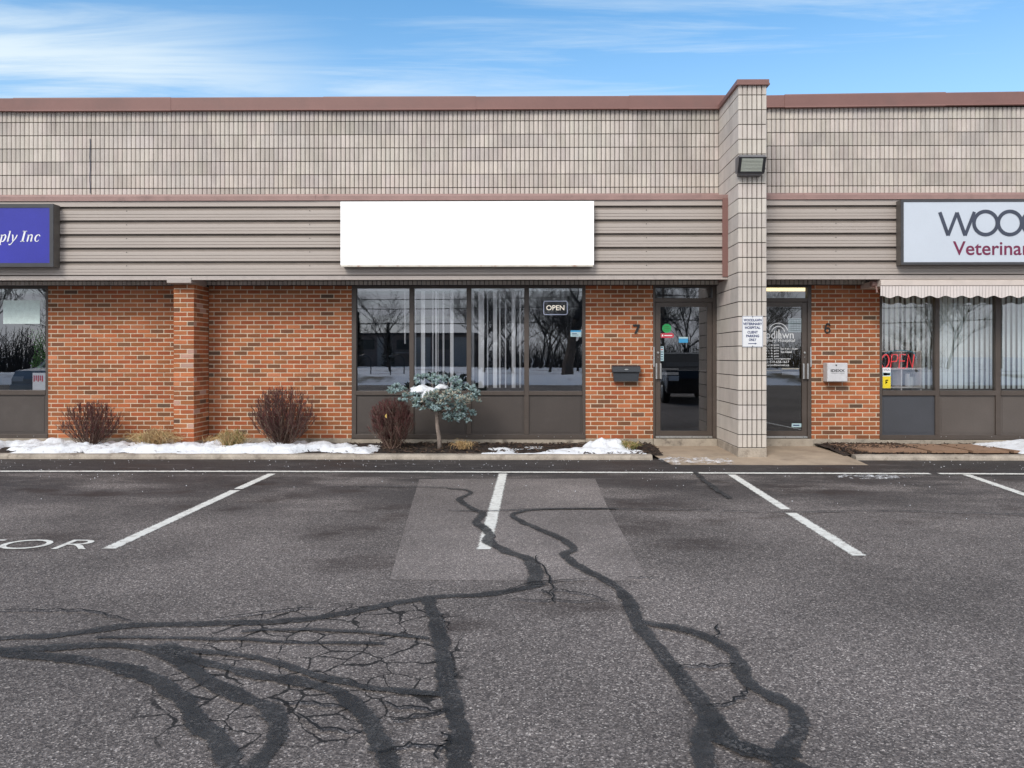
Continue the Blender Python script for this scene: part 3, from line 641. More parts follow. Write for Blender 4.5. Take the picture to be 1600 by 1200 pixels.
# ribbed block walls
RIB, CRS = .0672, .1992
BLK = [(.56, .505, .455), (.545, .495, .445), (.58, .525, .475), (.54, .49, .45), (.51, .46, .41)]
def ribbed(mb, x0, x1, z0, ztop, yf, zoff=0.0):
    """vertical rounded ribs, one block course high; courses parted by dark raked joints"""
    n = int(round((x1-x0)/RIB)); rw = (x1-x0)/n
    z = ztop; zs = []
    first = zoff if zoff else CRS
    while z > z0+.01:
        nb = max(z0, z-first); zs.append((nb, z)); z = nb; first = CRS
    for ci, (zb, zt) in enumerate(zs):
        off = 3 if ci % 2 else 0
        for k in range(n):
            if (k+off) % 6 == 0 or k == 0: bc = vary(random.choice(BLK[:4]), .03)
            sn = noise.noise(((x0+k*rw)*.45, ci*7.7, 1.5)); sm = noise.noise(((x0+k*rw)*2.2, ci*3.3, 8.5)); dk = 1-max(0, (.42 if ci == 1 else .22)*(sn+.12)+.16*sm*(sn > 0))
            c_ = tuple(q*dk for q in vary(bc, .04)); a = x0+k*rw; g_ = .0065; d = .022
            prof = [(a+g_*.4, yf+d), (a+g_, yf+.004), (a+g_+.010, yf-.001), (a+rw/2, yf-.0035), (a+rw-g_-.010, yf-.001), (a+rw-g_, yf+.004), (a+rw-g_*.4, yf+d)]
            zb_, zt_ = zb+.0062, zt-.0062
            vs = [(p, q, zb_) for p, q in prof]+[(p, q, zt_) for p, q in prof]; m_ = len(prof)
            mb.mesh(vs, [(i, i+1, m_+i+1, m_+i) for i in range(m_-1)]+[tuple(range(m_))[::-1], tuple(range(m_, 2*m_))], c_)
YU = -.12
ZU0, ZU1 = Z(445.5, YU), Z(170.5, YU, 900)
PLX0, PLX1, PLY = X(1153.3, -1.16), X(1197.8, -1.16), -1.16
first_course = ZU1-Z(188.5, YU, 900)
def block_wall(x0, x1, z1):
    mb = MB(); mb.m = 0; ribbed(mb, x0, x1, ZU0, z1, YU, first_course); mb.m = 1; mb.box(x0, x1, YU+.019, .3, ZU0+.002, z1+.03)
    return mb.build('block_wall', ['block', 'block_joint'], bld)
block_wall(BL, PLX0+.0, ZU1); block_wall(PLX1, BR, ZU1+.012)
# vertical weathered control joint on the left block wall
mb = MB(); jx = X(141, YU)
pts = [(jx+.004*math.sin(k*1.7), YU-.004, Z(217+85*k/9, YU, 141)) for k in range(10)]; mb.tube(pts, .006, 5)
mb.build('control_joint', 'ink_slate', bld)
# coping in overlapping lengths
def coping(x0, x1, z0, z1, seams, lift=0.0):
    mb = MB(); ss = [x0]+[s_ for s_ in seams if x0 < s_ < x1]+[x1]
    for i, (a, b_) in enumerate(zip(ss, ss[1:])):
        o = .006*(i % 2)+random.uniform(0, .003)
        r1, r2 = lift*(a-x0)/(x1-x0), lift*(b_-x0)/(x1-x0)
        pr = lambda x_, r_: [(x_, .45, z1-.01+r_), (x_, YU-.055-o, z1+o+r_), (x_, YU-.062-o, z1-.01+r_), (x_, YU-.058-o, z0+.028+r_*.7), (x_, YU-.058-o, z0+.012+r_*.7), (x_, YU-.070-o, z0-o+r_*.7), (x_, YU-.010, z0-o+r_*.7)]
        A, B = pr(a, r1), pr(b_, r2); n = len(A)
        mb.mesh(A+B, [(k, k+1, n+k+1, n+k) for k in range(n-1)]+[tuple(range(n))[::-1], tuple(range(n, 2*n))])
    return mb.build('roof_coping', 'coping', bld)
CZ0, CZ1 = Z(171, YU-.06, 700), Z(151, YU-.06, 700)
coping(BL, PLX1-.003, CZ0, CZ1, [X(q, YU) for q in (-450, -212, 25, 270, 507, 744, 982)])
coping(PLX1, BR, CZ0+.012, CZ1+.0, [X(q, YU) for q in (1224, 1474, 1711, 1948)], .11)
# pier with its smooth flank and ribbed front
mb = MB(); mb.m = 0; zt = Z(131, PLY, 1175); zs = []
z = Z(148.2, PLY, 1175); tops = [zt]
while z > .16: tops.append(z); z -= .1995
tops.append(.16)
fw = PLX1-PLX0; flat = fw*.155; rw = (fw-flat)/5
for ci in range(len(tops)-1):
    z1_, z0_ = tops[ci]-.006, tops[ci+1]+.006; bc = vary(random.choice(BLK[:4]), .04)
    mb.ccol = bc; J = .012
    # front outline in plan (x, y) with grooves
    pts = [(PLX0+.004, PLY+.004), (PLX0+.010, PLY), (PLX0+flat-.005, PLY), (PLX0+flat-.002, PLY+.014)]
    for k in range(5):
        a = PLX0+flat+k*rw; pts += [(a+.003, PLY+.02), (a+.0085, PLY), (a+rw-.0085, PLY), (a+rw-.003, PLY+.02 if k < 4 else PLY+.003)]
    pts += [(PLX1, PLY+.006), (PLX1, YU+.02), (PLX0, YU+.02)]
    pts = pts[:3]+pts[3:]
    if ci % 2:
        mb.prism_z(pts, z0_, z1_)
    else:
        ym = PLY+.39
        mb.prism_z([p for p in pts if p[1] < -.5]+[(PLX1, ym-.001), (PLX0, ym-.001)], z0_, z1_)
        mb.ccol = vary(random.choice(BLK[:4]), .04); mb.prism_z([(PLX0, ym+.001), (PLX1, ym+.001), (PLX1, YU+.02), (PLX0, YU+.02)], z0_, z1_)
mb.m = 1; mb.box(PLX0+.012, PLX1-.012, PLY+.02, .24, .15, zt)
mb.m = 2; mb.ccol = (.42, .36, .30); mb.box(PLX0-.002, PLX1+.002, PLY-.004, .01, .0, .156, bev=.008)
# lower part of the flank between the block line and the recessed doors
mb.m = 0; mb.ccol = BLK[1]
for ci in range(len(tops)-1):
    z1_, z0_ = min(ZU0-.0, tops[ci]-.004), tops[ci+1]+.004
    if z0_ > ZU0: continue
    mb.ccol = vary(random.choice(BLK[:4]), .04); mb.box(PLX0, PLX1, YU+.021, .23, z0_, z1_)
pier = mb.build('block_pier', ['block', 'block_joint', 'curb_concrete'], bld)
mb = MB(); zc1, zc0 = Z(123.5, PLY-.03, 1175), Z(131, PLY-.03, 1175)
mb.box(PLX0-.022, PLX1+.028, PLY-.03, YU-.075, zc0, zc1, bev=.006); mb.box(PLX0-.03, PLX1+.034, PLY-.038, YU-.076, zc0-.012, zc0+.01)
mb.build('cap', 'coping', pier)
# canopy with horizontal ribbed metal siding
YC = -.62
ZC1, ZC0 = Z(312.5, YC), Z(437, YC)
grooves = [Z(q, YC) for q in (321.5, 343, 364.5, 386, 407.5, 429)]
def canopy(x0, x1, endtrim=None, lift=0):
    root = MB(); root.m = 0
    ledge = YC
    prev = ZC1-.006
    for i, g in enumerate(grooves):
        zt_ = prev; zb_ = g                                        # face of this rib
        hgt = zt_-zb_
        if i == 0: root.strip_x([(YC+.002, zt_), (YC, zb_)], x0, x1)
        else:
            q1, q2 = zb_+hgt*.60, zb_+hgt*.30
            root.strip_x([(YC+.004, zt_), (YC, zt_-.004), (YC, q1+.003), (YC+.008, q1+.001), (YC+.008, q1-.001), (YC, q1-.004), (YC, q2+.003), (YC+.008, q2+.001), (YC+.008, q2-.001), (YC, q2-.004), (YC, zb_+.004), (YC+.002, zb_)], x0, x1)
        gz = .058 if i < 5 else .014
        root.m = 1; root.strip_x([(YC+.002, zb_), (YC+.045, zb_-.001), (YC+.036, zb_-gz*.38), (YC+.004, zb_-gz)], x0, x1); root.m = 0
        prev = zb_-gz
    root.m = 2; root.strip_x([(YC+.004, prev), (YC-.004, prev-.002), (YC-.004, ZC0+.018), (YC-.012, ZC0+.012), (YC-.012, ZC0), (YC+.03, ZC0-.002)], x0, x1)
    root.m = 3; root.box(x0, x1, YC+.055, YU-.004, ZC0+.14, ZC0+.16)
    c_ = root.build('canopy', ['siding', 'siding_groove_shade', 'trim_light', 'soffit'], bld)
    # screws
    for sx in [X(q, YC) for q in (-145, 22, 198, 484, 745, 1010, 1306, 1560)]:
        if x0 < sx < x1:
            for g in grooves[:5]: mb = MB(); mb.lathe([(.006, YC-.001), (.006, YC-.006), (.002, YC-.008)], sx, g-.066, 6, 'y'); mb.build('screw', 'dark_metal', c_)
    # sloped flashing in lengths
    mb = MB(); ss = [x0]+[q for q in [X(k, YC) for k in (-330, -80, 171, 493, 757, 1015, 1256, 1515, 1780)] if x0 < q < x1]+[x1]
    zw = Z(304.5, YC-.01)+.03
    for i, (a, b_) in enumerate(zip(ss, ss[1:])):
        o = .004*(i % 2); mb.strip_x([(YU-.004, zw+.10), (YU-.012, zw+.05), (YC-.012-o, Z(305, YC)+o), (YC-.016-o, Z(306, YC)), (YC-.016-o, ZC1+.006), (YC-.022-o, ZC1-.003), (YC+.002, ZC1-.005)], a, b_+.003)
        mb.mesh([(a, YC-.012-o, Z(305, YC)+o), (a, YC-.016-o, ZC1+.006), (a, YC+.002, ZC1)], [(0, 1, 2)])
    mb.build('flashing', 'flashing', c_)
    if endtrim:
        mb = MB(); xe = x1 if endtrim > 0 else x0
        mb.box(xe-.075, xe+.006, YC-.02, YC+.06, ZC0+.035, ZC1+.02, bev=.004); mb.box(xe-.004, xe+.002, YC+.04, YU-.01, ZC0+.0, ZC1+.06); mb.build('end_trim', 'coping', c_)
    return c_
canopy(BL, PLX0-.002, 1); canopy(PLX1+.002, BR)
# building shell: roof, floor, rear and side walls, partitions
mb = MB(); mb.box(BL+.3, BR-.3, .3, 12, CZ0-.5, CZ0-.3); mb.build('flat_roof', 'far_roof', bld)
for q in ((BL, BL+.25, .3, 12), (BR-.25, BR, .3, 12), (BL+.26, BR-.26, 11.8, 12)):
    mb = MB(); mb.box(*q, -.1, CZ0-.1); mb.build('outer_wall', 'interior_light', bld)
FZ = .13; CEZ = 2.52
mb = MB(); mb.box(BL+.26, BR-.26, .22, 11.7, FZ-.1, FZ); mb.build('floor', 'carpet', bld)
mb = MB(); mb.box(BL+.26, BR-.26, .31, 11.7, CEZ, CEZ+.05); mb.build('ceiling', 'ceiling_tile', bld)
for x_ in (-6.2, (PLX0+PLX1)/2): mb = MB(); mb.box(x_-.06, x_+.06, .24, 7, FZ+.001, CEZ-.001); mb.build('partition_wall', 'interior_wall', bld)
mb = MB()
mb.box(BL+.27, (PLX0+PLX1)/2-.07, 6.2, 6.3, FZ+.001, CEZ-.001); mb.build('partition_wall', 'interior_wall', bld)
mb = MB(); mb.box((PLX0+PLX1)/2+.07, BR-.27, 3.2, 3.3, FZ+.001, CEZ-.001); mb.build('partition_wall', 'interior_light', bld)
# lintel over the openings
for a, b_ in ((LW0, LW1), (xs['mw0'], xs['mw1']), (xs['d0'], PLX0), (PLX1, xs['e1']), (xs['rw0'], xs['rw1'])):
    mb = MB(); mb.box(a+.001, b_-.001, .035, .26, Z(447, .03), ZU0+.3); mb.build('lintel', 'frame_brown', bld)
# windows
def window(x0, x1, panes, y_gt, y_gb, glassm, panels, top=446.5, bot=686):
    mb = MB(); ya, yb = .0, .09; zt_, zb_ = Z(top, 0), Z(bot, 0); zg1, zg0 = Z(y_gt, 0), Z(y_gb, 0); zp1, zp0 = Z(617.5, 0), Z(679, 0)
    mb.box(x0, x1, ya, yb, zg1, zt_, bev=.003); mb.box(x0, x1, ya-.012, yb, zb_, zp0, bev=.003)
    edges = [x0]+[q for p in panes for q in p]+[x1]
    for k in range(0, len(edges), 2): mb.box(edges[k], edges[k+1], ya, yb, zp0+.001, zg1-.001, bev=.004)
    for a, b_ in panes: mb.box(a+.001, b_-.001, ya-.006, yb-.01, zp1, zg0, bev=.003)
    wn = mb.build('window', 'frame_brown', bld)
    for i, (a, b_) in enumerate(panes):
        mb = MB(); mb.face([(a+.001, .045, zg0), (b_-.001, .045, zg0), (b_-.001, .045, zg1), (a+.001, .045, zg1)]); mb.build('pane', glassm, wn)
        mb = MB(); mb.box(a+.001, b_-.001, .022, .06, zp0, zp1); mb.box(a+.03, b_-.03, .018, .03, zp0+.03, zp1-.03, bev=.003); mb.build('panel', panels[i % len(panels)], wn)
    # screws / drips on the bottom rail
    for k in range(7): x_ = random.uniform(x0+.2, x1-.2); mb = MB(); mb.lathe([(.006, -.013), (.005, -.018)], x_, zp0-.02-random.random()*.02, 6, 'y'); mb.build('screw', 'aluminium', wn)
    return wn
XS0 = lambda *q: [(X(a, 0), X(b_, 0)) for a, b_ in q]
w_main = window(xs['mw0'], xs['mw1'], XS0((556.5, 639.5), (646.5, 729), (736, 819), (826.5, 910)), 450, 611, 'glass_window', ['panel_brown'])
w_left = window(LW0, LW1, [(LW0+.06, -9.65), (-9.58, -8.72), (-8.65, X(71, 0))], 450, 610, 'glass_window', ['panel_brown'])
pr = XS0((1378.5, 1461.5), (1468.5, 1556), (1564, 1652), (1660, 1748)); w_right = window(xs['rw0'], xs['rw1'], pr+[(X(1748, 0)+.07, xs['rw1']-.06)], 450, 610, 'glass_pale', ['panel_blue_grey', 'panel_taupe', 'panel_taupe'])
# doors
def door(x0, x1, lx0, lx1, handle_left, dark):
    """frame in the opening x0..x1, leaf lx0..lx1"""
    mb = MB(); zt_ = Z(446.5, 0); zs_ = Z(684, 0)
    mb.box(x0, lx0-.004, .0, .10, zs_, zt_, bev=.003); mb.box(lx1+.004, x1, .0, .10, zs_, zt_, bev=.003)
    mb.box(lx0-.003, lx1+.003, .002, .10, Z(449, 0), zt_-.001); mb.box(lx0-.003, lx1+.003, .002, .10, Z(472, 0), Z(466, 0), bev=.003)
    d = mb.build('door', 'frame_brown', bld)
    mb = MB(); mb.face([(lx0-.003, .05, Z(466, 0)), (lx1+.003, .05, Z(466, 0)), (lx1+.003, .05, Z(449, 0)), (lx0-.003, .05, Z(449, 0))]); mb.build('transom_pane', 'glass_door', d)
    st = .075
    z1_, z0_ = Z(472.5, 0), Z(681, 0); zg1, zg0 = Z(479.5, 0), Z(673, 0)
    mb = MB(); ya, yb = .012, .06
    mb.box(lx0, lx0+st, ya, yb, z0_, z1_, bev=.004); mb.box(lx1-st, lx1, ya, yb, z0_, z1_, bev=.004)
    mb.box(lx0+st, lx1-st, ya+.001, yb-.001, zg1, z1_); mb.box(lx0+st, lx1-st, ya+.001, yb-.001, z0_, zg0); mb.build('leaf', 'frame_brown', d)
    mb = MB(); mb.face([(lx0+st, .035, zg0), (lx1-st, .035, zg0), (lx1-st, .035, zg1), (lx0+st, .035, zg1)]); mb.build('pane', 'glass_door', d)
    mb = MB(); mb.box(lx0-.0, lx1+.0, -.004, .05, zs_, z0_-.002, bev=.002)
    mb.build('threshold', 'aluminium', d)
    for k in range(4): mb = MB(); mb.lathe([(.007, -.005), (.005, -.008)], lx0+.06+(lx1-lx0-.12)*k/3, (zs_+z0_)/2, 6, 'y'); mb.build('screw', 'dark_metal', d)
    hx = lx0+st*.5 if handle_left else lx1-st*.5; hz1, hz0 = Z(568, 0), Z(592, 0)
    mb = MB()
    for o in (-.032, .032): mb.box(hx+o-.012, hx+o+.012, -.045, -.03, hz0, hz1, bev=.004)
    mb.m = 1; mb.box(hx-.022, hx+.022, -.034, -.02, hz0+.003, hz1-.003); mb.box(hx-.012, hx+.012, -.03, .012, hz1-.06, hz1-.03); mb.box(hx-.012, hx+.012, -.03, .012, hz0+.03, hz0+.06)
    mb.build('handle', ['aluminium', 'frame_brown'], d)
    mb = MB(); mb.lathe([(.017, .012), (.017, .002), (.012, -.002)], hx, Z(551, 0), 14, 'y'); mb.build('lock', 'aluminium', d); mb = MB(); mb.lathe([(.008, .012), (.008, .004), (.005, .0)], hx, Z(558, 0), 10, 'y'); mb.build('lock', 'aluminium', d)
    sg = 1 if handle_left else -1; bx0 = hx+sg*.06
    mb = MB(); mb.tube([(bx0, .075, Z(577, 0)), (bx0+sg*.26, .075, Z(577, 0))], .016, 8); mb.box(bx0, bx0+sg*.26, .066, .078, Z(586, 0), Z(581.5, 0))
    mb.tube([(bx0+sg*.25, .08, Z(579, 0)), (lx1-.03 if sg > 0 else lx0+.03, .08, Z(579, 0))], .006, 6); mb.build('push_bar', 'aluminium', d)
    # strike plate on the frame
    fx = x0+.012 if handle_left else x1-.012
    mb = MB(); mb.box(fx-.009, fx+.009, -.006, .002, Z(573, 0), Z(542, 0)); mb.box(fx-.002*sg-.009, fx-.002*sg+.012, -.008, .001, Z(572, 0), Z(560, 0)); mb.build('strike_plate', 'aluminium', d)
    if handle_left:
        mb = MB(); mb.box(lx1-.055, lx1-.04, .063, .08, Z(562, 0), Z(552, 0)); mb.build('bracket', 'aluminium', d)
    return d
d7 = door(xs['d0'], PLX0-.002, X(1024.5, 0), X(1113, 0), True, True)
d6 = door(PLX1+.002, xs['e1'], PLX1+.06, X(1261.5, 0), False, False)
mb = MB(); mb.box(xs['d0'], PLX0-.004, -.05, .22, .03, Z(685, 0), bev=.006); mb.build('door_step', 'concrete', bld)
mb = MB(); mb.box(PLX1+.004, xs['e1']+.01, -.05, .22, .03, Z(685, 0), bev=.006); mb.build('door_step', 'concrete', bld)
# ------------------------------------------------------------------ signs on the canopy
def cabinet(name, x0, x1, z0, z1, y0, y1, label, rim='sign_cabinet', face='sign_pale', fr=.03, frm='sign_frame_dark'):
    t_ = thing(name, ((x0+x1)/2, y1, z0), label, 'sign')
    mb = MB(); mb.box(x0, x1, y0+.012, y1, z0, z1, bev=.004); mb.build('cabinet', rim, t_)
    mb = MB()
    for a, b_, c_, d in ((x0, x1, z1-fr, z1), (x0, x1, z0, z0+fr), (x0, x0+fr, z0+fr+.0005, z1-fr-.0005), (x1-fr, x1, z0+fr+.0005, z1-fr-.0005)): mb.box(a, b_, y0-.003, y0+.011, c_, d)
    mb.build('frame', frm, t_)
    mb = MB(); mb.box(x0+fr+.0005, x1-fr-.0005, y0+.003, y0+.0115, z0+fr+.0005, z1-fr-.0005); mb.build('face', face, t_)
    return t_
YS = YC-.15
sgx1 = X(83.5, YS); s1 = cabinet('illuminated_sign', sgx1-3.6, sgx1, Z(417, YS, 50), Z(318.5, YS, 50), YS, YC-.005, 'blue lightbox sign ending in white italic Inc lettering, cut by the left edge', face='sign_blue', fr=.055)
# italic serif lettering, drawn with strokes
def stroke(mb, pts, wid, y, close=False):
    n = len(pts); P = [Vector(p) for p in pts]; A, B = [], []
    for i in range(n):
        if close: d = P[(i+1) % n]-P[i-1]
        else: d = P[min(i+1, n-1)]-P[max(i-1, 0)]
        d = d.normalized() if d.length > 0 else Vector((1, 0)); nn_ = Vector((-d.y, d.x)); w_ = wid[i] if isinstance(wid, (list, tuple)) else wid
        A.append(P[i]+nn_*w_/2); B.append(P[i]-nn_*w_/2)
    rng = range(n) if close else range(n-1)
    for i in rng:
        j = (i+1) % n; mb.face([(B[i].x, y, B[i].y), (B[j].x, y, B[j].y), (A[j].x, y, A[j].y), (A[i].x, y, A[i].y)])
GL = {  # units: x-height 1, stroke lists of (points, widths)
 'I': (.95, [([(.45, 0), (.45, 1.5)], .26), ([(.12, .04), (.78, .04)], .08), ([(.12, 1.46), (.78, 1.46)], .08)]),
 'n': (1.15, [([(.25, 0), (.25, .96)], .22), ([(.05, .9), (.28, .96)], .09), ([(.3, .72), (.45, .92), (.62, .96), (.76, .86), (.8, .66)], [.06, .1, .14, .2, .22]), ([(.8, .7), (.8, .1), (.86, .04), (1.0, .12)], [.22, .2, .12, .06])]),
 'c': (.92, [([(.82, .74), (.72, .90), (.52, .95), (.30, .82), (.2, .5), (.28, .16), (.5, .03), (.7, .08), (.84, .24)], [.16, .14, .1, .18, .23, .18, .1, .08, .05])]),
 'l': (.55, [([(.25, 1.5), (.25, .12), (.32, .04), (.44, .12)], [.2, .22, .14, .06]), ([(.05, 1.44), (.28, 1.5)], .09)]),
 'y': (1.0, [([(.12, .9), (.2, .94), (.3, .75), (.48, .05)], [.08, .16, .22, .16]), ([(.92, .94), (.8, .5), (.5, -.02), (.28, -.36), (.08, -.42), (.02, -.32)], [.14, .16, .1, .12, .14, .16])]),
 'p': (1.1, [([(.28, -.42), (.28, .96)], .22), ([(.05, .9), (.3, .96)], .09), ([(.1, -.42), (.5, -.42)], .08), ([(.32, .7), (.5, .92), (.72, .94), (.86, .74), (.84, .35), (.68, .06), (.48, .02), (.34, .16)], [.06, .1, .16, .22, .22, .16, .1, .06])]),
 'u': (1.15, [([(.22, .94), (.22, .3), (.34, .06), (.52, .04), (.72, .26)], [.22, .22, .16, .1, .06]), ([(.8, .94), (.8, .1), (.88, .04), (1., .12)], [.22, .2, .12, .06])]),
 'S': (1.15, [([(.9, 1.15), (.82, 1.4), (.6, 1.5), (.34, 1.42), (.24, 1.15), (.4, .88), (.72, .68), (.88, .4), (.76, .12), (.48, -.0), (.24, .1), (.14, .36)], [.06, .1, .12, .18, .24, .26, .26, .24, .18, .12, .1, .06])]),
 ' ': (.5, [])}
mb = MB(); xh = Z(366.5, YS)-Z(377.8, YS); x_end = X(62.5, YS-.01); word = 'Supply Inc'
tw = sum(GL[c_][0] for c_ in word)*xh*.92; cx = x_end-tw-.02; zb = Z(377.5, YS, 50)
for ch in word:
    wd, sk = GL[ch]
    for pts, ww in sk:
        mbp = smooth([(p[0], p[1]) for p in pts], 4) if len(pts) > 2 else pts
        if isinstance(ww, list):
            ws = []
            for i in range(len(ww)-1): ws += [ww[i]+(ww[i+1]-ww[i])*k/4 for k in range(4)]
            ws.append(ww[-1])
            if len(pts) <= 2: ws = ww
        else: ws = [ww]*len(mbp)
        stroke(mb, [(cx+(p[0]*.92+p[1]*.27)*xh, zb+p[1]*xh) for p in mbp], [q*xh*.95 for q in ws], YS-.0)
    cx += wd*xh*.92
mb.build('lettering', 'ink_white', s1)
# blank white sign
YW = YC-.13
s2 = thing('blank_sign', (X(730, YW), YC, Z(415, YW)), 'large blank white sign panel with a rusty lower lip, centred over the window', 'sign')
x0, x1, z0, z1 = X(532, YW), X(928, YW), Z(414, YW), Z(314.5, YW)
mb = MB(); mb.box(x0+.02, x1-.02, YW+.016, YC-.005, z0-.018, z1-.004); mb.build('cabinet', 'sign_cabinet', s2)
mb = MB(); mb.box(x0, x1, YW, YW+.015, z0, z1, bev=.002); mb.build('face', 'sign_blank', s2)
mb = MB(); mb.box(x0+.01, x1-.01, YW-.002, YW+.03, z0-.024, z0-.001, bev=.003); mb.build('lower_lip', 'sign_white_rust', s2)
# veterinary sign
x0 = X(1408, YS); z0, z1 = Z(413.5, YS, 1480), Z(311.5, YS, 1480); s3 = cabinet('illuminated_sign', x0, x0+3.9, z0, z1, YS, YC-.005, 'pale white lightbox sign with large dark letters and plum Veterinary lettering', face='sign_pale', fr=.035)
cy_ = Z(348.5, YS, 1500); xw = X(1500, YS); k_ = abs(X(1501, YS)-xw)
def zt(q): return Z(q, YS, 1500)
mb = MB(); ye = YS-.0; W_ = [(1468.5, 331.5), (1481.5, 368), (1495.2, 332), (1508, 368), (1522.5, 331)]
stroke(mb, [(X(a, YS), zt(b_)) for a, b_ in W_[:2]], .05, ye); stroke(mb, [(X(a, YS), zt(b_)) for a, b_ in W_[1:3]], .045, ye-.0004); stroke(mb, [(X(a, YS), zt(b_)) for a, b_ in W_[2:4]], .05, ye-.0008); stroke(mb, [(X(a, YS), zt(b_)) for a, b_ in W_[3:]], .045, ye-.0012)
def ring(cx, cz, r_, wd, y, n=40): stroke(mb, [(cx+r_*math.cos(2*PI*q/n), cz+r_*math.sin(2*PI*q/n)) for q in range(n)], wd, y, True)
rr = 18.2*k_
ring(X(1540, YS), cy_, rr, .050, ye-.0016); ring(X(1578, YS), cy_, rr, .050, ye-.002)
dX = X(1616, YS); ring(dX, cy_, rr, .05, ye-.0024); stroke(mb, [(dX+rr, zt(367)), (dX+rr, zt(322))], .05, ye-.0028)
lx = dX+rr+.13; stroke(mb, [(lx, zt(330)), (lx, zt(367)), ], .05, ye); stroke(mb, [(lx-.02, zt(366)), (lx+.2, zt(366))], .05, ye-.0004)
ax = lx+.3; stroke(mb, [(ax, zt(368)), (ax+.15, zt(330)), ], .05, ye); stroke(mb, [(ax+.15, zt(330)), (ax+.3, zt(368))], .05, ye-.0004)
stroke(mb, [(ax+.06, zt(358)), (ax+.24, zt(358))], .04, ye-.0008); wx = ax+.34
for i, (a, b_) in enumerate((((0, 330), (.12, 368)), ((.12, 368), (.24, 332)), ((.24, 332), (.36, 368)), ((.36, 368), (.48, 330)))): stroke(mb, [(wx+a[0], zt(a[1])), (wx+b_[0], zt(b_[1]))], .045, ye-.0004*i)
nx = wx+.58; stroke(mb, [(nx, zt(368)), (nx, zt(331))], .05, ye); stroke(mb, [(nx, zt(332)), (nx+.24, zt(367))], .05, ye-.0004); stroke(mb, [(nx+.24, zt(368)), (nx+.24, zt(331))], .05, ye-.0008)
mb.build('lettering', 'ink_slate', s3)
mb = MB(); add_text(mb, 'Veterinary Hospital', X(1489, YS), X(1489, YS)+2.18, zt(405.5), zt(377), ye, bold=.012); mb.build('lettering', 'ink_plum', s3)
# ------------------------------------------------------------------ wall light on the pier
yl = PLY; lx0, lx1 = X(1152, yl-.1), X(1193, yl-.1); lz1, lz0 = Z(245, yl-.1, 1175), Z(272, yl-.1, 1175)
wl = thing('wall_light', ((lx0+lx1)/2, yl, lz0), 'grey wall pack floodlight with a ribbed glass lens near the top of the block pier', 'wall light')
mb = MB(); prof = [(yl-.002, lz0+.03), (yl-.10, lz0), (yl-.12, lz0+.005), (yl-.205, lz1-.03), (yl-.19, lz1), (yl-.002, lz1)]
mb.prism_x(prof, lx0, lx1); 
mb.box(lx0+.02, lx1-.02, yl-.1, yl-.004, lz0-.014, lz0+.02)
mb.build('housing', 'lamp_housing', wl)
def lens_pt(q, o):                                              # q 0..1 up the sloping front
    return (yl-.123-.080*q-o, lz0+.012+(lz1-.045-lz0)*q)
mb = MB()
a0, a1 = lens_pt(.06, .006), lens_pt(.94, .006); b0, b1 = lens_pt(.06, -.004), lens_pt(.94, -.004)
mb.prism_x([a0, b0, b1, a1], lx0+.035, lx1-.035)
for k in range(9):
    c0 = lens_pt(.12+.8*k/9, .006); mb.tube([(lx0+.04, c0[0], c0[1]), (lx1-.04, c0[0], c0[1])], .005, 5)
mb.build('lens', 'lamp_lens', wl)
mb = MB(); 
for q0, q1 in ((0, .055), (.945, 1.0)): mb.prism_x([lens_pt(q0, .012), lens_pt(q0, -.01), lens_pt(q1, -.01), lens_pt(q1, .012)], lx0-.004, lx1+.004)
for xx in (lx0-.004, lx1-.03): mb.prism_x([lens_pt(.056, .0115), lens_pt(.056, -.01), lens_pt(.944, -.01), lens_pt(.944, .0115)], xx, xx+.034)
mb.build('bezel', 'dark_metal', wl)
# parking sign on the pier
ys = PLY-.006; a0, a1, z1, z0 = X(1159.5, ys), X(1192.3, ys), Z(493.5, ys, 1175), Z(542.5, ys, 1175)
ps = thing('parking_sign', ((a0+a1)/2, ys, z0), 'white metal client parking sign with navy letters and an arrow, screwed to the block pier', 'sign')
mb = MB(); mb.prism_y(rrect(a0, a1, z0, z1, .022), ys-.003, ys); mb.build('plate', 'plastic_white', ps)
mb = MB(); O = rrect(a0+.007, a1-.007, z0+.007, z1-.007, .018); stroke(mb, O, .004, ys-.0036, True)
cx = (a0+a1)/2; hh = z1-z0; wwd = a1-a0
for body, top, bot, hw in (('WOODLAWN', .095, .195, .43), ('VETERINARY', .215, .315, .46), ('HOSPITAL', .335, .435, .37), ('CLIENT', .48, .58, .25), ('PARKING', .60, .70, .31), ('ONLY', .72, .82, .18)):
    add_text(mb, body, cx-wwd*hw, cx+wwd*hw, z1-hh*bot+.006, z1-hh*top, ys-.0036, bold=.045)
az = z1-hh*.885; mb.mesh([(cx-.06, ys-.0036, az-.005), (cx+.03, ys-.0036, az-.005), (cx+.03, ys-.0036, az+.005), (cx-.06, ys-.0036, az+.005)], [(0, 1, 2, 3)]); mb.mesh([(cx+.03, ys-.0036, az-.012), (cx+.06, ys-.0036, az), (cx+.03, ys-.0036, az+.012)], [(0, 1, 2)])
mb.build('lettering', 'ink_navy', ps)
for zz in (z1-.014, z0+.014): mb = MB(); mb.lathe([(.007, ys-.003), (.006, ys-.008)], cx, zz, 10, 'y'); mb.build('bolt', 'number_black', ps)
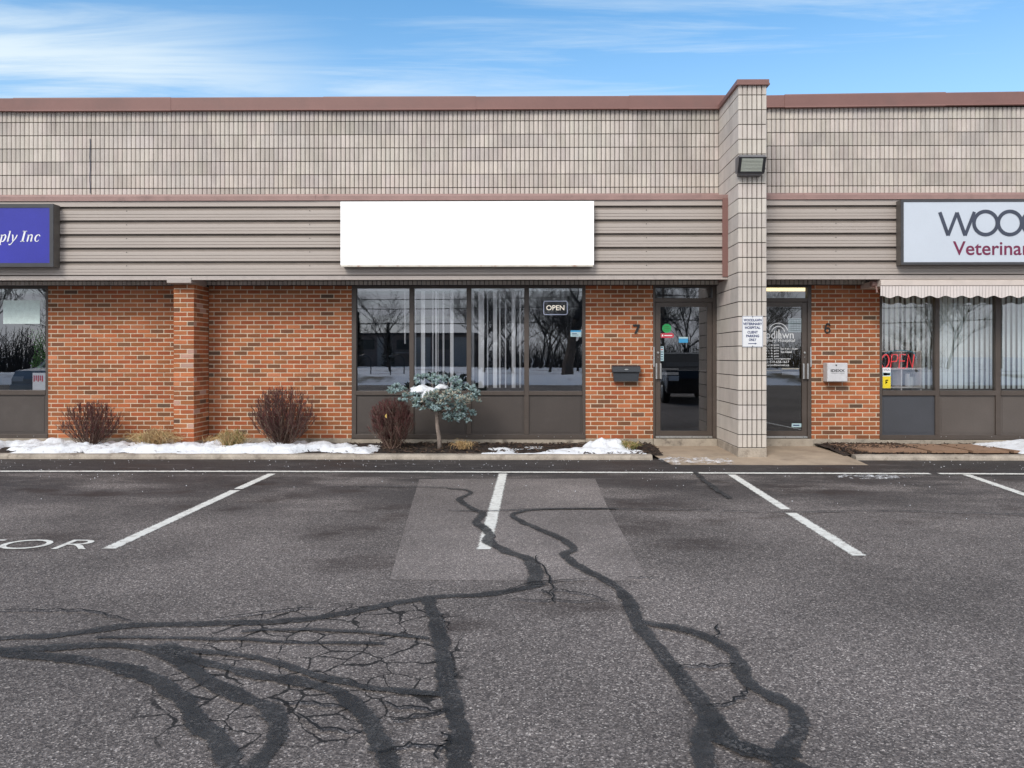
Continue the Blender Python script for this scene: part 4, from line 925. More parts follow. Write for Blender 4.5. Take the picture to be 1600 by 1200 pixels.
# numbers
def number(ch, pxa, pxb, pya, pyb, label):
    z0, z1 = Z(pyb, 0, pxa), Z(pya, 0, pxa); x0, x1 = X(pxa, 0), X(pxb, 0)
    mb = MB(); y = -.016; w_ = .03
    if ch == '7':
        polys = [[(x0, z1-.03), (x1, z1-.03), (x1, z1), (x0, z1)], [(x1-.035, z1-.031), (x1, z1-.031), (x0+.055, z0), (x0+.018, z0)]]
        for p in polys: mb.prism_y(p, y, -.003)
    else:
        cx, cz, r_ = (x0+x1)/2, z0+(x1-x0)/2, (x1-x0)/2-.012; n = 22
        def seg(pts, close):
            P = [Vector(p) for p in pts]; m_ = len(P)
            for i in (range(m_) if close else range(m_-1)):
                a, b_ = P[i], P[(i+1) % m_]; d = (b_-a).normalized(); q = Vector((-d.y, d.x))*.0095; e_ = d*.004
                mb.prism_y([tuple(a-q-e_), tuple(b_-q+e_), tuple(b_+q+e_), tuple(a+q-e_)], y-random.random()*.0005, -.003)
        seg([(cx+r_*math.cos(2*PI*k/n), cz+r_*math.sin(2*PI*k/n)) for k in range(n)], True)
        seg([(cx-r_, cz), (cx-r_*.95, cz+.03), (cx-r_*.6, z1-.035), (cx-r_*.1, z1-.014), (cx+r_*.6, z1-.016), (cx+r_, z1-.035)], False)
    return tag(mb.build('house_number', 'number_black', origin=((x0+x1)/2, 0, z0)), label, 'house number')
number('7', 989, 999.5, 507, 521, 'black metal number 7 on the brick pier left of the door')
number('6', 1287.5, 1297.5, 504.5, 521, 'black metal number 6 on the brick beside the veterinary door')
# mailboxes
ym = -.13; x0, x1 = X(957.5, ym), X(1000, ym); z0, z1 = Z(596, ym, 980), Z(572, ym, 980)
mbx = thing('mailbox', ((x0+x1)/2, 0, z0), 'dark grey metal mailbox with a flared lid on the brick below the number 7', 'mailbox')
mb = MB(); mb.prism_y([(x0+.025, z0), (x1-.025, z0), (x1-.006, z1-.085), (x0+.006, z1-.085)], ym+.02, -.004); mb.build('body', 'mailbox_black', mbx)
mb = MB(); mb.prism_x([(-.004, z1+.012), (ym+.04, z1+.006), (ym-.002, z1-.015), (ym-.012, z1-.085), (ym-.002, z1-.095), (ym+.018, z1-.088), (-.004, z1-.088)], x0-.006, x1+.006); mb.build('lid', 'mailbox_black', mbx)
mb = MB(); zz = z1-.05; mb.prism_y([(( x0+x1)/2+.03*math.cos(2*PI*k/16), zz+.009*math.sin(2*PI*k/16)) for k in range(16)], ym-.014, ym-.008); mb.build('emblem', 'aluminium', mbx)
ym = -.16; x0, x1 = X(1292, ym), X(1324.5, ym); x0 = X(1292.5, ym); z0, z1 = Z(596.5, ym, 1300), Z(567, ym, 1300)
wb = thing('specimen_box', ((x0+x1)/2, 0, z0), 'white metal lockbox with small black lettering on the brick below the number 6', 'lockbox')
mb = MB(); mb.box(x0-.0, x1, ym, -.004, z0, z1, bev=.006); mb.box(x0+.006, x1-.006, ym-.006, ym+.001, z0+.008, z1-.006, bev=.003); mb.build('body', 'mailbox_white', wb)
mb = MB(); mb.lathe([(.012, ym-.006), (.010, ym-.012)], (x0+x1)/2-.02, z1-.035, 12, 'y'); mb.build('lock', 'dark_metal', wb)
mb = MB(); add_text(mb, 'IDEXX', x0+.05, x1-.045, z1-.135, z1-.095, ym-.0075, bold=.03); add_text(mb, 'LABORATORIES', x0+.06, x1-.05, z1-.158, z1-.147, ym-.0075); mb.build('lettering', 'ink_black', wb)
# ------------------------------------------------------------------ window dressing
yb = .17
def slat_blind(name, rail, slats, matn, z1, label, railh=.055):
    t_ = thing(name, ((rail[0]+rail[1])/2, yb, z1), label, 'blind')
    mb = MB(); mb.box(rail[0], rail[1], yb-.03, yb+.03, z1-railh, z1, bev=.003); mb.build('head_rail', matn, t_)
    for x_, wd, zb_ in slats:
        dep = .3*math.sqrt(max(.0001, .089**2-wd**2)); mb = MB(); sg = random.choice((-1, 1))
        a, b_ = (x_-wd/2, yb-dep/2*sg), (x_+wd/2, yb+dep/2*sg); mid = ((a[0]+b_[0])/2+.004, (a[1]+b_[1])/2-.004)
        for p, q in ((a, mid), (mid, b_)):
            mb.face([(p[0], p[1], zb_), (q[0], q[1], zb_), (q[0], q[1], z1-railh), (p[0], p[1], z1-railh)])
        mb.build('slat', matn, t_)
    return t_
zr = Z(449, yb); zs_ = Z(606, yb)
sl = [(X(a, yb), min(.086, wd*.0110+.004), Z(q, yb)) for a, wd, q in ((633, 1.6, 537), (648.5, 2.2, 606), (661, 5.5, 606), (676.5, 1.2, 606), (681.5, 1.8, 606), (684.5, 1, 606), (693, 2, 606), (706, 4.6, 606), (738.5, 4, 606), (752, 7.5, 606), (762, 1.2, 606), (773.5, 5.2, 606), (781, 2, 606), (790, 1.4, 606), (802.5, 5, 606), (813, 2, 606))]
slat_blind('vertical_blind', (X(556, yb), X(910, yb)), sl, 'blind', zr, 'white vertical blind turned edge-on behind the window with the small spruce')
sl = []; x_ = X(1377, yb)
k = 0
while x_ < 8.9:
    inpane1 = x_ < X(1437, yb)
    sl.append((x_, .036+.0018*k if k < 12 else random.uniform(.057, .064), Z(548 if inpane1 else 607, yb))); x_ += .0805; k += 1
slat_blind('vertical_blind', (X(1376, yb), 8.95), sl, 'blind_pale', Z(449, yb), 'pale vertical blind, its grey-green taken from the glass reflection, half closed behind the window under the awning')
# shelf behind the right window
x0, x1 = X(1377, .35), X(1436, .35); z0, z1 = Z(604, .35), Z(550, .35)
sh = thing('shelf_unit', ((x0+x1)/2, .45, FZ), 'low white cubby shelf unit behind the window under the red open sign', 'shelf')
mb = MB(); t_ = .018
for a, b_, c_, d in ((x0-.25, x1, z1, z1+t_), (x0-.25, x1, Z(577, .35), Z(577, .35)+t_), (x0-.25, x1, FZ, FZ+t_), (x0-.25, x1, z0-t_, z0)): mb.box(a, b_, .27, .55, c_, d)
for a in (x0-.25, X(1404, .35), x1-t_): mb.box(a+.0005, a+t_, .275, .545, FZ, z1)
mb.build('carcass', 'shelf_white', sh); mb = MB(); mb.box(x0-.24, x1-.01, .546, .552, FZ, z1); mb.build('back_panel', 'interior_wall', sh)
for i, (a, lab, hh) in enumerate(((1419, 'taller pale jar on the cubby shelf, nearest the red open sign', .20), (1427, 'shorter pale jar on the cubby shelf, at its right end', .15))):
    mb = MB(); q = X(a, .32); z0_ = z0+.001; mb.lathe([(.035, z0_), (.038, z0_+.01), (.038, z0_+hh-.03), (.03, z0_+hh-.015), (.036, z0_+hh-.014), (.036, z0_+hh)], q, .34+.05*i, 16)
    tag(mb.build('jar', 'jar_pale', origin=(q, .34, z0_)), lab, 'jar', 'pale jars on the cubby shelf')
# OPEN sign, main window
yo = .075
x0, x1, z1, z0 = X(849.5, yo), X(886.5, yo), Z(470.5, yo), Z(491.5, yo)
os_ = thing('open_sign', ((x0+x1)/2, yo, z0), 'small lit OPEN sign in a rounded white outline behind the plain window', 'open sign')
mb = MB(); P = rrect(x0, x1, z0, z1, .03); mb.tube([(a, yo+.012, b_) for a, b_ in P+[P[0]]], .0065, 6); mb.build('outline', 'neon_blue_frame', os_)
mb = MB(); mb.prism_y(rrect(x0+.004, x1-.004, z0+.004, z1-.004, .028), yo+.016, yo+.022); mb.build('backing', 'dark_metal', os_)
mb = MB(); add_text(mb, 'OPEN', x0+.04, x1-.045, z0+.065, z1-.062, yo+.010, bold=.012); mb.build('lettering', 'neon_white', os_)
# red neon
x0, x1, z1, z0 = X(1377, yo), X(1431, yo), Z(554, yo), Z(575, yo); ns = thing('neon_sign', ((x0+x1)/2, yo, z0), 'red neon OPEN sign under a teal arc behind the window below the awning', 'open sign')
hN, wN = z1-z0, (x1-x0)
mb = MB()
def nt_(pts, r_=.009): mb.tube([(x0+a*wN, yo+.02+.003*c_, z0+b_*hN) for c_, (a, b_) in enumerate(pts)][:], r_, 6)
cxo = .13; mb.tube([(x0+(cxo+.11*math.cos(2*PI*k/20))*wN+.02*math.sin(2*PI*k/20)*wN, yo+.02, z0+(.5+.5*math.sin(2*PI*k/20))*hN) for k in range(21)], .010, 6)
for pts in ([(.28, 0), (.33, 1), (.47, 1), (.50, .75), (.45, .5), (.31, .48)], [(.72, 1), (.57, 1), (.53, 0), (.70, 0)], [(.55, .52), (.69, .52)], [(.76, 0), (.80, 1), (.92, 0), (.97, 1)]):
    mb.tube([(x0+a*wN, yo+.02, z0+b_*hN) for a, b_ in pts], .010, 6)
mb.build('tubing', 'neon_red', ns)
mb = MB(); mb.tube([(x0+wN*(.14+.9*k/12), yo+.03, z1+.012+.05*math.sin(PI*k/12)**.6-(.06 if k == 12 else 0)) for k in range(13)], .010, 6); mb.build('arc', 'neon_teal', ns)
# stickers / papers
def sticker(name, pxa, pxb, pya, pyb, y, m_, label, cat='sticker', shape='rect', lines=(), r=.006):
    x0, x1, z0, z1 = X(pxa, y), X(pxb, y), Z(pyb, y, pxa), Z(pya, y, pxa)
    org = ((x0+x1)/2, y, z0); 
    mb = MB(); mats = [m_]
    if shape == 'disc': mb.prism_y([((x0+x1)/2+(x1-x0)/2*math.cos(2*PI*k/28), (z0+z1)/2+(z1-z0)/2*math.sin(2*PI*k/28)) for k in range(28)], y-.002, y)
    else: mb.prism_y(rrect(x0, x1, z0, z1, min(r, (z1-z0)*.49)), y-.002, y)
    for body, a, b_, c_, d, mm in lines:                        # fractions of the box
        if mm not in mats: mats.append(mm)
        mb.m = mats.index(mm)
        if body is None: q = [(x0+(x1-x0)*a, z0+(z1-z0)*c_), (x0+(x1-x0)*b_, z0+(z1-z0)*c_), (x0+(x1-x0)*b_, z0+(z1-z0)*d), (x0+(x1-x0)*a, z0+(z1-z0)*d)]; mb.prism_y(q, y-.003, y-.0021)
        else: add_text(mb, body, x0+(x1-x0)*a, x0+(x1-x0)*b_, z0+(z1-z0)*c_, z0+(z1-z0)*d, y-.0034)
    return tag(mb.build(name, mats, origin=org), label, cat)
yd = .032
dash = lambda m_, n=3, a=.2, b_=.8: [(None, a+.03*(k % 2), b_-.04*((k+1) % 2), .25+k*.2, .31+k*.2, m_) for k in range(n)]
sticker('sticker', 1034.5, 1049, 506, 520, yd, 'sticker_green', 'round green sticker on the left glass door', shape='disc', lines=dash('leaf_green'))
sticker('sticker', 1031.5, 1053, 520.5, 528, yd, 'sticker_red', 'red pill-shaped sticker below the green one on the left glass door', r=.04, lines=[(None, .12, .22, .3, .7, 'ink_white'), (None, .3, .88, .4, .6, 'ink_white')])
sticker('sticker', 1060.5, 1075, 526.5, 535.5, yd, 'sticker_blue', 'light blue rectangular sticker in the middle of the left glass door', lines=[(None, 0, 1, .72, 1, 'sticker_pale')])
sticker('sticker', 1031.5, 1037, 541, 564, yd, 'sticker_pale', 'narrow upright pale label above the handle of the left glass door', lines=[(None, .2, .8, .1+.16*k, .16+.16*k, 'ink_navy' if k != 4 else 'sticker_red') for k in range(6)])
sticker('sticker', 1237, 1252, 661.5, 667.5, yd, 'sticker_pale', 'small pale blue sticker near the foot of the veterinary door', lines=[(None, .15, .8, .35, .65, 'ink_navy')])
sticker('paper_notice', 1231.5, 1252.5, 497.5, 519, yd+.006, 'paper', 'pale paper notice taped inside the veterinary door', 'notice', lines=[(None, .08, .92, .16*k+.1, .16*k+.125, 'paper_text') for k in range(6)]+[(None, .2+.2*k, .215+.2*k, .1, .9, 'paper_text') for k in range(4)])
sticker('sticker', 891.5, 908, 517.5, 526, .043, 'sticker_pale', 'small pale and blue alarm sticker at the right edge of the plain window', lines=[(None, 0, 1, .86, 1.15, 'sticker_blue'), (None, .15, .6, .5, .62, 'ink_navy'), (None, .15, .75, .25, .35, 'ink_slate')])
sticker('paper_notice', 5, 62.5, 469.5, 506, .043, 'paper', 'large pale green paper sheet taped inside the left window', 'notice', lines=[])
sticker('window_card', 51, 71, 582.5, 610, .05, 'plastic_white', 'white card with pink lettering at the foot of the left window', 'card', lines=[(None, .08+.16*k, .18+.16*k, .5+.06*(k % 2), .85, 'sticker_red') for k in range(5)])
sticker('card_sticker', 1379, 1391.5, 574.5, 606.5, .043, 'ink_white', 'strip of payment card stickers, blue, red and yellow, in the window under the neon sign', 'sticker',
        lines=[('VISA', .1, .9, .84, .95, 'ink_navy'), (None, 0, 1, .60, .77, 'sticker_pale'), (None, .08, .5, .62, .75, 'sticker_red'), (None, .45, .92, .635, .735, 'sticker_orange'), (None, 0, 1, .0, .58, 'sticker_yellow'), (None, .35, .6, .25, .32, 'ink_black'), (None, .35, .45, .2, .4, 'ink_black'), (None, .45, .7, .36, .41, 'sticker_red')])
# door lettering of the veterinary unit
dl = MB(); yy = yd
def dt(body, a, b_, c_, d, bold=.01): add_text(dl, body, X(a, yy), X(b_, yy), Z(d, yy, 1220), Z(c_, yy, 1220), yy, bold=bold)
dt('woodlawn', 1176, 1240, 517, 529, .0); dt('Veterinary Hospital', 1178, 1242, 529.5, 535.5, 0)
def arc(cx, cy, r_, a0, a1, wd=.012):
    n = 24; cX, cZ = X(cx, yy), Z(cy, yy, 1220); r_ *= .0097
    stroke(dl, [(cX+r_*math.cos(R(a0+(a1-a0)*k/n)), cZ+r_*math.sin(R(a0+(a1-a0)*k/n))) for k in range(n+1)], wd, yy)
arc(1216, 520, 15, 15, 165); arc(1216, 520, 10, 10, 170); stroke(dl, [(X(1217, yy), Z(528, yy)), (X(1217, yy), Z(515, yy))], .018, yy-.0004)
for k in range(5): dt('8 am - 6 pm' if k < 4 else '9 am - 4 pm', 1186, 1217, 537.5+4.4*k, 541+4.4*k, .02)
dt('Sat: 9 am - 12 pm', 1220, 1246, 543.5, 547, .02); dt('Sun: Closed', 1220, 1237, 548, 551.5, .02)
dt('After hours emergencies', 1184, 1235, 559, 562.5, .01); dt('contact: 519-658-1617', 1184, 1233, 563.5, 567.5, .01); dt('www.woodlawnvet.ca', 1186, 1233, 568.5, 572, .01)
tag(dl.build('door_lettering', 'ink_white', origin=(X(1215, yy), yy, Z(572, yy))), 'white lettering and round logo with opening hours on the veterinary door glass', 'lettering')
# unit 6 ceiling lamps (lit in the photo)
for i, (x_, y_, lab) in enumerate(((4.15, 1.15, 'lit yellow ceiling panel seen through the glass above the veterinary door'), (6.1, 1.3, 'lit yellow ceiling panel seen between the slats under the awning'), (7.9, 1.6, 'lit ceiling panel farthest right behind the slatted window'))):
    mb = MB(); mb.box(x_-.6, x_+.6, y_-.3, y_+.3, CEZ-.02, CEZ-.001); tag(mb.build('ceiling_light', 'ceiling_lamp', origin=(x_, y_, CEZ)), lab, 'ceiling light', 'lit ceiling panels in the veterinary clinic')
# house plant in left window
mb = MB()
for k in range(260):
    q = random.random(); cx = X(60, .3)+random.gauss(0, .06); cz = Z(random.uniform(515, 575), .3); cy = .28+random.uniform(0, .15); a = random.uniform(0, 6.3); l_ = random.uniform(.02, .045)
    d = Vector((math.cos(a), .3*math.sin(a*2), math.sin(a)))*l_; p = Vector((-d.z, .01, d.x))*.35; o = Vector((cx, cy, cz)); mb.face([o-d, o+p, o+d, o-p])
mb.m = 1; mb.tube([(X(60, .3), .34, Z(600, .3)), (X(61, .3), .34, Z(550, .3)), (X(60, .3), .34, Z(515, .3))], .008, 5)
mb.lathe([(.05, Z(606, .3)), (.07, Z(595, .3))], X(60, .3), .34, 12)
hp = tag(mb.build('house_plant', ['leaf_green', 'bark'], origin=(X(60, .3), .34, Z(606, .3))), 'green trailing house plant standing inside the left window', 'plant')
# ------------------------------------------------------------------ awning
ya = -.655; x0, x1 = X(1376.5, ya), 9.1; z1, z0 = Z(436.5, ya, 1400), Z(447, ya, 1400); zv = Z(465.5, ya, 1400)
aw = thing('awning', ((x0+x1)/2, -.1, z1), 'rolled-up beige awning with a striped scalloped valance over the right window', 'awning')
mb = MB(); mb.prism_x([(-.004, z1), (ya+.03, z1), (ya+.002, z1-.015), (ya, z0+.012), (ya+.02, z0), (-.004, z0+.02)], x0, x1); mb.build('cassette', 'awning_cassette', aw)
mb = MB(); n = int((x1-x0)/.018); per = X(1440, ya)-X(1415, ya)
fr, bk = [], []
for k in range(n+1):
    x_ = x0+(x1-x0)*k/n; zz = zv+.016-.016*math.cos(2*PI*(x_-x0)/per+2.6)*1; yo_ = ya+.012+.006*math.sin(x_*9)+.004*math.sin(x_*23)
    fr += [(x_, yo_, zz), (x_, ya+.012, z0+.004)]; bk += [(x_, yo_+.003, zz), (x_, ya+.015, z0+.004)]
m_ = len(fr); mb.mesh(fr+bk, [(2*k, 2*k+2, 2*k+3, 2*k+1) for k in range(n)]+[(m_+2*k+1, m_+2*k+3, m_+2*k+2, m_+2*k) for k in range(n)]+[(2*k, m_+2*k, m_+2*k+2, 2*k+2) for k in range(n)])
mb.build('valance', 'awning_fabric', aw)
mb = MB(); zc_ = Z(441.5, ya, 1370); mb.tube([(X(1361, -.5), -.5, zc_), (X(1372, -.5), -.5, zc_)], .048, 14); mb.tube([(X(1372, -.5), -.5, zc_), (x0, -.5, zc_)], .06, 14)
mb.tube([(X(1369, -.52), -.52, zc_-.03), (X(1369.5, -.52), -.53, zc_-.09), (X(1370, -.52), -.53, zc_-.13)], [.014, .012, .016], 8); mb.build('crank_gear', 'flashing', aw)
# ------------------------------------------------------------------ plants
def shrub(cx_px, base_py, half_w, height, ystand, seed, name, label, stems=70, fork=9, tilt=.0):
    rnd = random.Random(seed); bx = X(cx_px, ystand); z0 = .085; mb = MB()
    for s_ in range(stems):
        a = rnd.uniform(0, 2*PI); rr_ = math.sqrt(rnd.random()); ex = half_w*rr_*math.cos(a)*rnd.uniform(.9, 1.04)+tilt*.1; ey = half_w*.8*rr_*math.sin(a)
        top = height*(.55+.45*math.sqrt(max(0, 1-rr_**2)))*rnd.uniform(.86, 1.0)
        if rr_ > .8: top *= rnd.uniform(.6, 1)
        b0 = Vector((bx+rnd.gauss(0, .035)+ex*.12, ystand+rnd.gauss(0, .03), z0)); e = Vector((bx+ex, ystand+ey, z0+top))
        c1 = b0.lerp(e, .5)+Vector((ex*.22, ey*.22, -top*.06)); P = []
        for k in range(6):
            q = k/5; P.append((b0*(1-q)**2+c1*2*q*(1-q)+e*q*q)+Vector((rnd.gauss(0, .006), rnd.gauss(0, .006), 0)))
        c0 = rnd.choice(((.10, .055, .04), (.13, .08, .058), (.07, .036, .03), (.19, .13, .10))); r0 = rnd.uniform(.003, .0055)
        mb.tube(P, [r0*(1-.6*k/5) for k in range(6)], 3, c0, False)
        def inside(p): return ((p.x-bx)/(half_w*1.03))**2+((p.z-z0-height*.56)/(height*.47))**2 < 1 or p.z < z0+height*.5
        for f in range(fork):
            q = rnd.uniform(.22, .98); i = min(4, int(q*5)); p = P[i].lerp(P[i+1], q*5-i); d = (P[i+1]-P[i]).normalized(); l_ = rnd.uniform(.05, .15)*(height/.75)
            d2 = (d*rnd.uniform(.6, 1)+Vector((rnd.gauss(0, .5), rnd.gauss(0, .5), rnd.uniform(0, .5)))).normalized(); cc = rnd.choice(((.10, .03, .03), (.075, .028, .026), (.12, .07, .055), (.16, .115, .09)))
            p1 = p+d2*l_*.55+Vector((0, 0, .01)); p2 = p+d2*l_+Vector((0, 0, .03))
            if not inside(p2): p1 = p+(p1-p)*.4; p2 = p+(p2-p)*.4
            mb.tube([p, p1, p2], [.0026, .0022, .0014], 3, cc, False)
            if q > .6:
                for g in range(2):
                    d3 = (d2+Vector((rnd.gauss(0, .5), rnd.gauss(0, .5), .3))).normalized(); mb.tube([p1, p1+d3*.05], [.002, .0014], 3, (.11, .03, .03), False)
    return tag(mb.build(name, 'twig_red', origin=(bx, ystand, z0)), label, 'shrub', 'bare clipped shrubs in the planting bed')
shrub(142, 693, .43, .66, -.50, 11, 'bare_shrub', 'bare rounded shrub below the brick wall, farthest left', 95, 12)
shrub(444, 693, .47, .87, -.48, 12, 'bare_shrub', 'tallest bare reddish shrub, in front of the brick left of the window', 135, 13)
shrub(612, 700, .33, .72, -.68, 13, 'bare_shrub', 'bare dark red shrub with one yellow leaf in front of the window, beside the spruce', 125, 13)
sp_ = thing('yellow_leaf', (X(604, -1.0), -1.0, Z(650, -1.0)), 'single curled yellow leaf caught in the bare shrub beside the spruce', 'leaf')
mb = MB(); o = Vector((X(604, -1.0), -1.0, Z(650, -1.0)))
for k in range(4): q, q2 = k/4, (k+1)/4; f_ = lambda q: o+Vector((-.012*math.sin(PI*q), .004*q, -.03+.06*q)); wq = lambda q: .010*math.sin(PI*q)+.001; mb.face([f_(q)-Vector((wq(q), 0, 0)), f_(q)+Vector((wq(q), .004, 0)), f_(q2)+Vector((wq(q2), .004, 0)), f_(q2)-Vector((wq(q2), 0, 0))], (.6, .42, .12))
mb.build('blade', 'dry_grass', sp_)
def tuft(px, py, ystand, hw, h, seed, label, n=420, green=.1, lean=0.0):
    rnd = random.Random(seed); bx = X(px, ystand); z0 = .09; mb = MB()
    for k in range(n):
        a = rnd.uniform(0, 2*PI); sp2 = rnd.random()**.6; b0 = Vector((bx+rnd.gauss(0, hw*.28), ystand+rnd.gauss(0, .05), z0)); out = Vector((math.cos(a)*hw*sp2+lean, math.sin(a)*hw*.7*sp2, 0)); hh = h*rnd.uniform(.55, 1.05)*(1-.35*sp2)
        pts = [b0, b0+out*.35+Vector((0, 0, hh*.65)), b0+out*.75+Vector((0, 0, hh)), b0+out*1.1+Vector((rnd.gauss(0, .02), 0, hh*rnd.uniform(.5, .9)))]
        c_ = rnd.choice(((.52, .36, .17), (.42, .27, .12), (.60, .46, .26), (.30, .17, .08))) if rnd.random() > green else rnd.choice(((.10, .13, .03), (.20, .20, .05)))
        mb.tube(pts, [.003, .0028, .002, .001], 3, c_, False)
    return tag(mb.build('grass_tuft', 'dry_grass', origin=(bx, ystand, z0)), label, 'grass tuft', 'dry grass tufts in the planting bed')
tuft(240, 690, -.62, .32, .30, 21, 'wide flopped tan grass tuft left of the brick pilaster', 620, .04, .02)
tuft(363, 694, -.78, .20, .32, 22, 'upright tan and green grass tuft right of the brick pilaster', 460, .3)
tuft(979, 697, -.72, .16, .13, 23, 'small yellow-green grass tuft beside the snow heap near the left door', 340, .55)
tuft(722, 700, -.75, .17, .15, 24, 'sparse pale dry tuft in the mulch right of the spruce trunk', 90, .1)
tuft(332, 690, -.30, .18, .16, 25, 'faint reddish dry tuft in the corner beside the pilaster', 90, 0)
# dwarf blue spruce grafted on a thin trunk
ysp = -.62; tx = X(686, ysp); spr = thing('spruce_tree', (tx, ysp, .085), 'small grafted blue spruce on a thin trunk with snow in its crown', 'tree')
mb = MB(); rnd = random.Random(5)
trunk = [(tx+.01, ysp, .07), (tx, ysp+.01, .22), (tx-.03, ysp, Z(662, ysp)), (tx-.03, ysp, Z(640, ysp)), (tx-.06, ysp, Z(625, ysp))]
mb.tube(trunk, [.036, .030, .028, .026, .02], 9)
pads = [(630,610,20,10,.0,0),(645,624,22,10,-.1,0),(662,633,14,7,-.12,0),(672,594,24,8,.12,0),(700,597,22,8,.1,0),(722,606,20,9,.05,0),(738,617,10,6,.0,0),(680,621,24,9,-.16,1),(706,622,26,10,-.2,1),(733,630,17,9,-.12,1),(672,637,14,7,-.2,0),(700,637,24,8,-.15,0),(716,655,20,7,-.02,0),(730,647,12,7,-.05,0),(704,651,10,6,-.05,0)]
for px, py, rx, ry, dy_, k in pads:
    e = Vector((X(px, ysp), ysp+dy_, Z(py, ysp))); s_ = Vector(trunk[3]); mid = s_.lerp(e, .5)+Vector((0, 0, -.03)); mb.tube([s_, mid, e], [.016, .011, .006], 5)
mb.build('trunk', 'bark_pale', spr, smooth=True)
mb = MB()
def shoot(mb, o, d, l_, col):
    d = d.normalized(); a = d.orthogonal().normalized(); b_ = d.cross(a)
    mb.tube([o, o+d*l_*.5, o+d*l_], [.006, .012, .005], 5, tuple(q*.8 for q in col), False)
    nn_ = 18
    for k in range(nn_):
        q = (k+.5)/nn_; th = k*2.4; r_ = a*math.cos(th)+b_*math.sin(th); p = o+d*l_*q; tip = p+(r_*.8+d*(.45+.5*q)).normalized()*.019*(1-.3*q); sd_ = d.cross(r_)*.0055; kk = rnd.uniform(.75, 1.35)
        mb.face([p-sd_, p+sd_, tip], tuple(c_*kk for c_ in col))
for px, py, rx, ry, dy_, warm in pads:
    c0 = Vector((X(px, ysp+dy_), ysp+dy_, Z(py, ysp+dy_))); ax_, az_, ay_ = rx*.0095, ry*.0093, max(.12, rx*.0095*.75)
    n = int(7+rx*ry*.055)
    for k in range(n):
        th = rnd.uniform(0, 2*PI); cz = rnd.uniform(-.55, 1); rr_ = math.sqrt(max(0, 1-cz*cz)); d = Vector((rr_*math.cos(th), rr_*math.sin(th)-.25, cz)); k0 = rnd.uniform(.72, 1.05)
        cc = c0+Vector((d.x*ax_, d.y*ay_, d.z*az_))*k0; shade = rnd.uniform(.82, 1.12)
        for g in range(9):
            e = Vector((rnd.gauss(0, 1), rnd.gauss(0, 1), rnd.gauss(0, 1))).normalized()
            if e.z < -.5: e.z *= -.4
            if warm and rnd.random() < .7: col = rnd.choice(((.46, .43, .35), (.56, .50, .41), (.34, .39, .34), (.26, .33, .30)))
            else: col = rnd.choice(((.28, .38, .385), (.36, .47, .48), (.21, .30, .295), (.44, .56, .575), (.24, .32, .28)))
            shoot(mb, cc+e*.012, e+d*.35+Vector((0, 0, .15)), rnd.uniform(.028, .048), tuple(q*shade for q in col))
mb.build('crown', 'needles', spr)
mb = MB(); n = 26
def blob(cx, cz, cy, rx, rz, ry, seed):
    vs = []; nu, nv = 22, 12
    for j in range(nv+1):
        ph = -PI/2+PI*j/nv
        for i in range(nu):
            th = 2*PI*i/nu; d = Vector((math.cos(ph)*math.cos(th), math.cos(ph)*math.sin(th), math.sin(ph))); k = 1+.38*noise.noise((d.x*1.6+seed, d.y*1.6, d.z*1.6))+.12*noise.noise((d.x*5+seed, d.y*5, d.z*5))
            vs.append((cx+d.x*rx*k, cy+d.y*ry*k, cz+d.z*rz*k*(1 if d.z > 0 else .6)))
    mb.mesh(vs, [(j*nu+i, j*nu+(i+1) % nu, (j+1)*nu+(i+1) % nu, (j+1)*nu+i) for j in range(nv) for i in range(nu)])
blob(X(660, ysp-.12), Z(611, ysp-.12), ysp-.1, .19, .075, .15, 1); blob(X(668, ysp-.2), Z(619, ysp-.2), ysp-.2, .085, .085, .09, 7); blob(X(690, ysp), Z(606, ysp), ysp-.02, .09, .05, .10, 4)
tag(mb.build('snow_clump', 'snow', origin=(X(662, ysp), ysp, Z(612, ysp)), smooth=True), 'clump of white snow resting in the crown of the small spruce', 'snow')
# ------------------------------------------------------------------ across the road, seen mirrored in the glass
fb = thing('apartment_block', (-24, -80, 0), 'low flat-roofed brown building across the snowy lawn, mirrored in the window', 'building')
mb = MB(); mb.box(-52, -7.5, -92, -80, -.05, 4.0); mb.build('wall', 'far_wall', fb)
mb = MB(); mb.box(-52.4, -7.2, -92.4, -79.6, 4.0, 4.25); mb.build('roof', 'far_roof', fb)
for i in range(9):
    x_ = -50+i*4.7; mb = MB(); mb.box(x_, x_+1.9, -79.98, -79.9, 2.2, 3.4); mb.build('window', 'far_glass', fb)
    mb = MB(); mb.box(x_+2.3, x_+4.2, -79.97, -79.86, .1, 3.7); mb.build('wall_bay', 'far_wall_light', fb)
    if i % 2: mb = MB(); mb.box(x_, x_+3.6, -79.98, -78.9, 1.7, 1.85); mb.build('balcony', 'far_wall_light', fb)
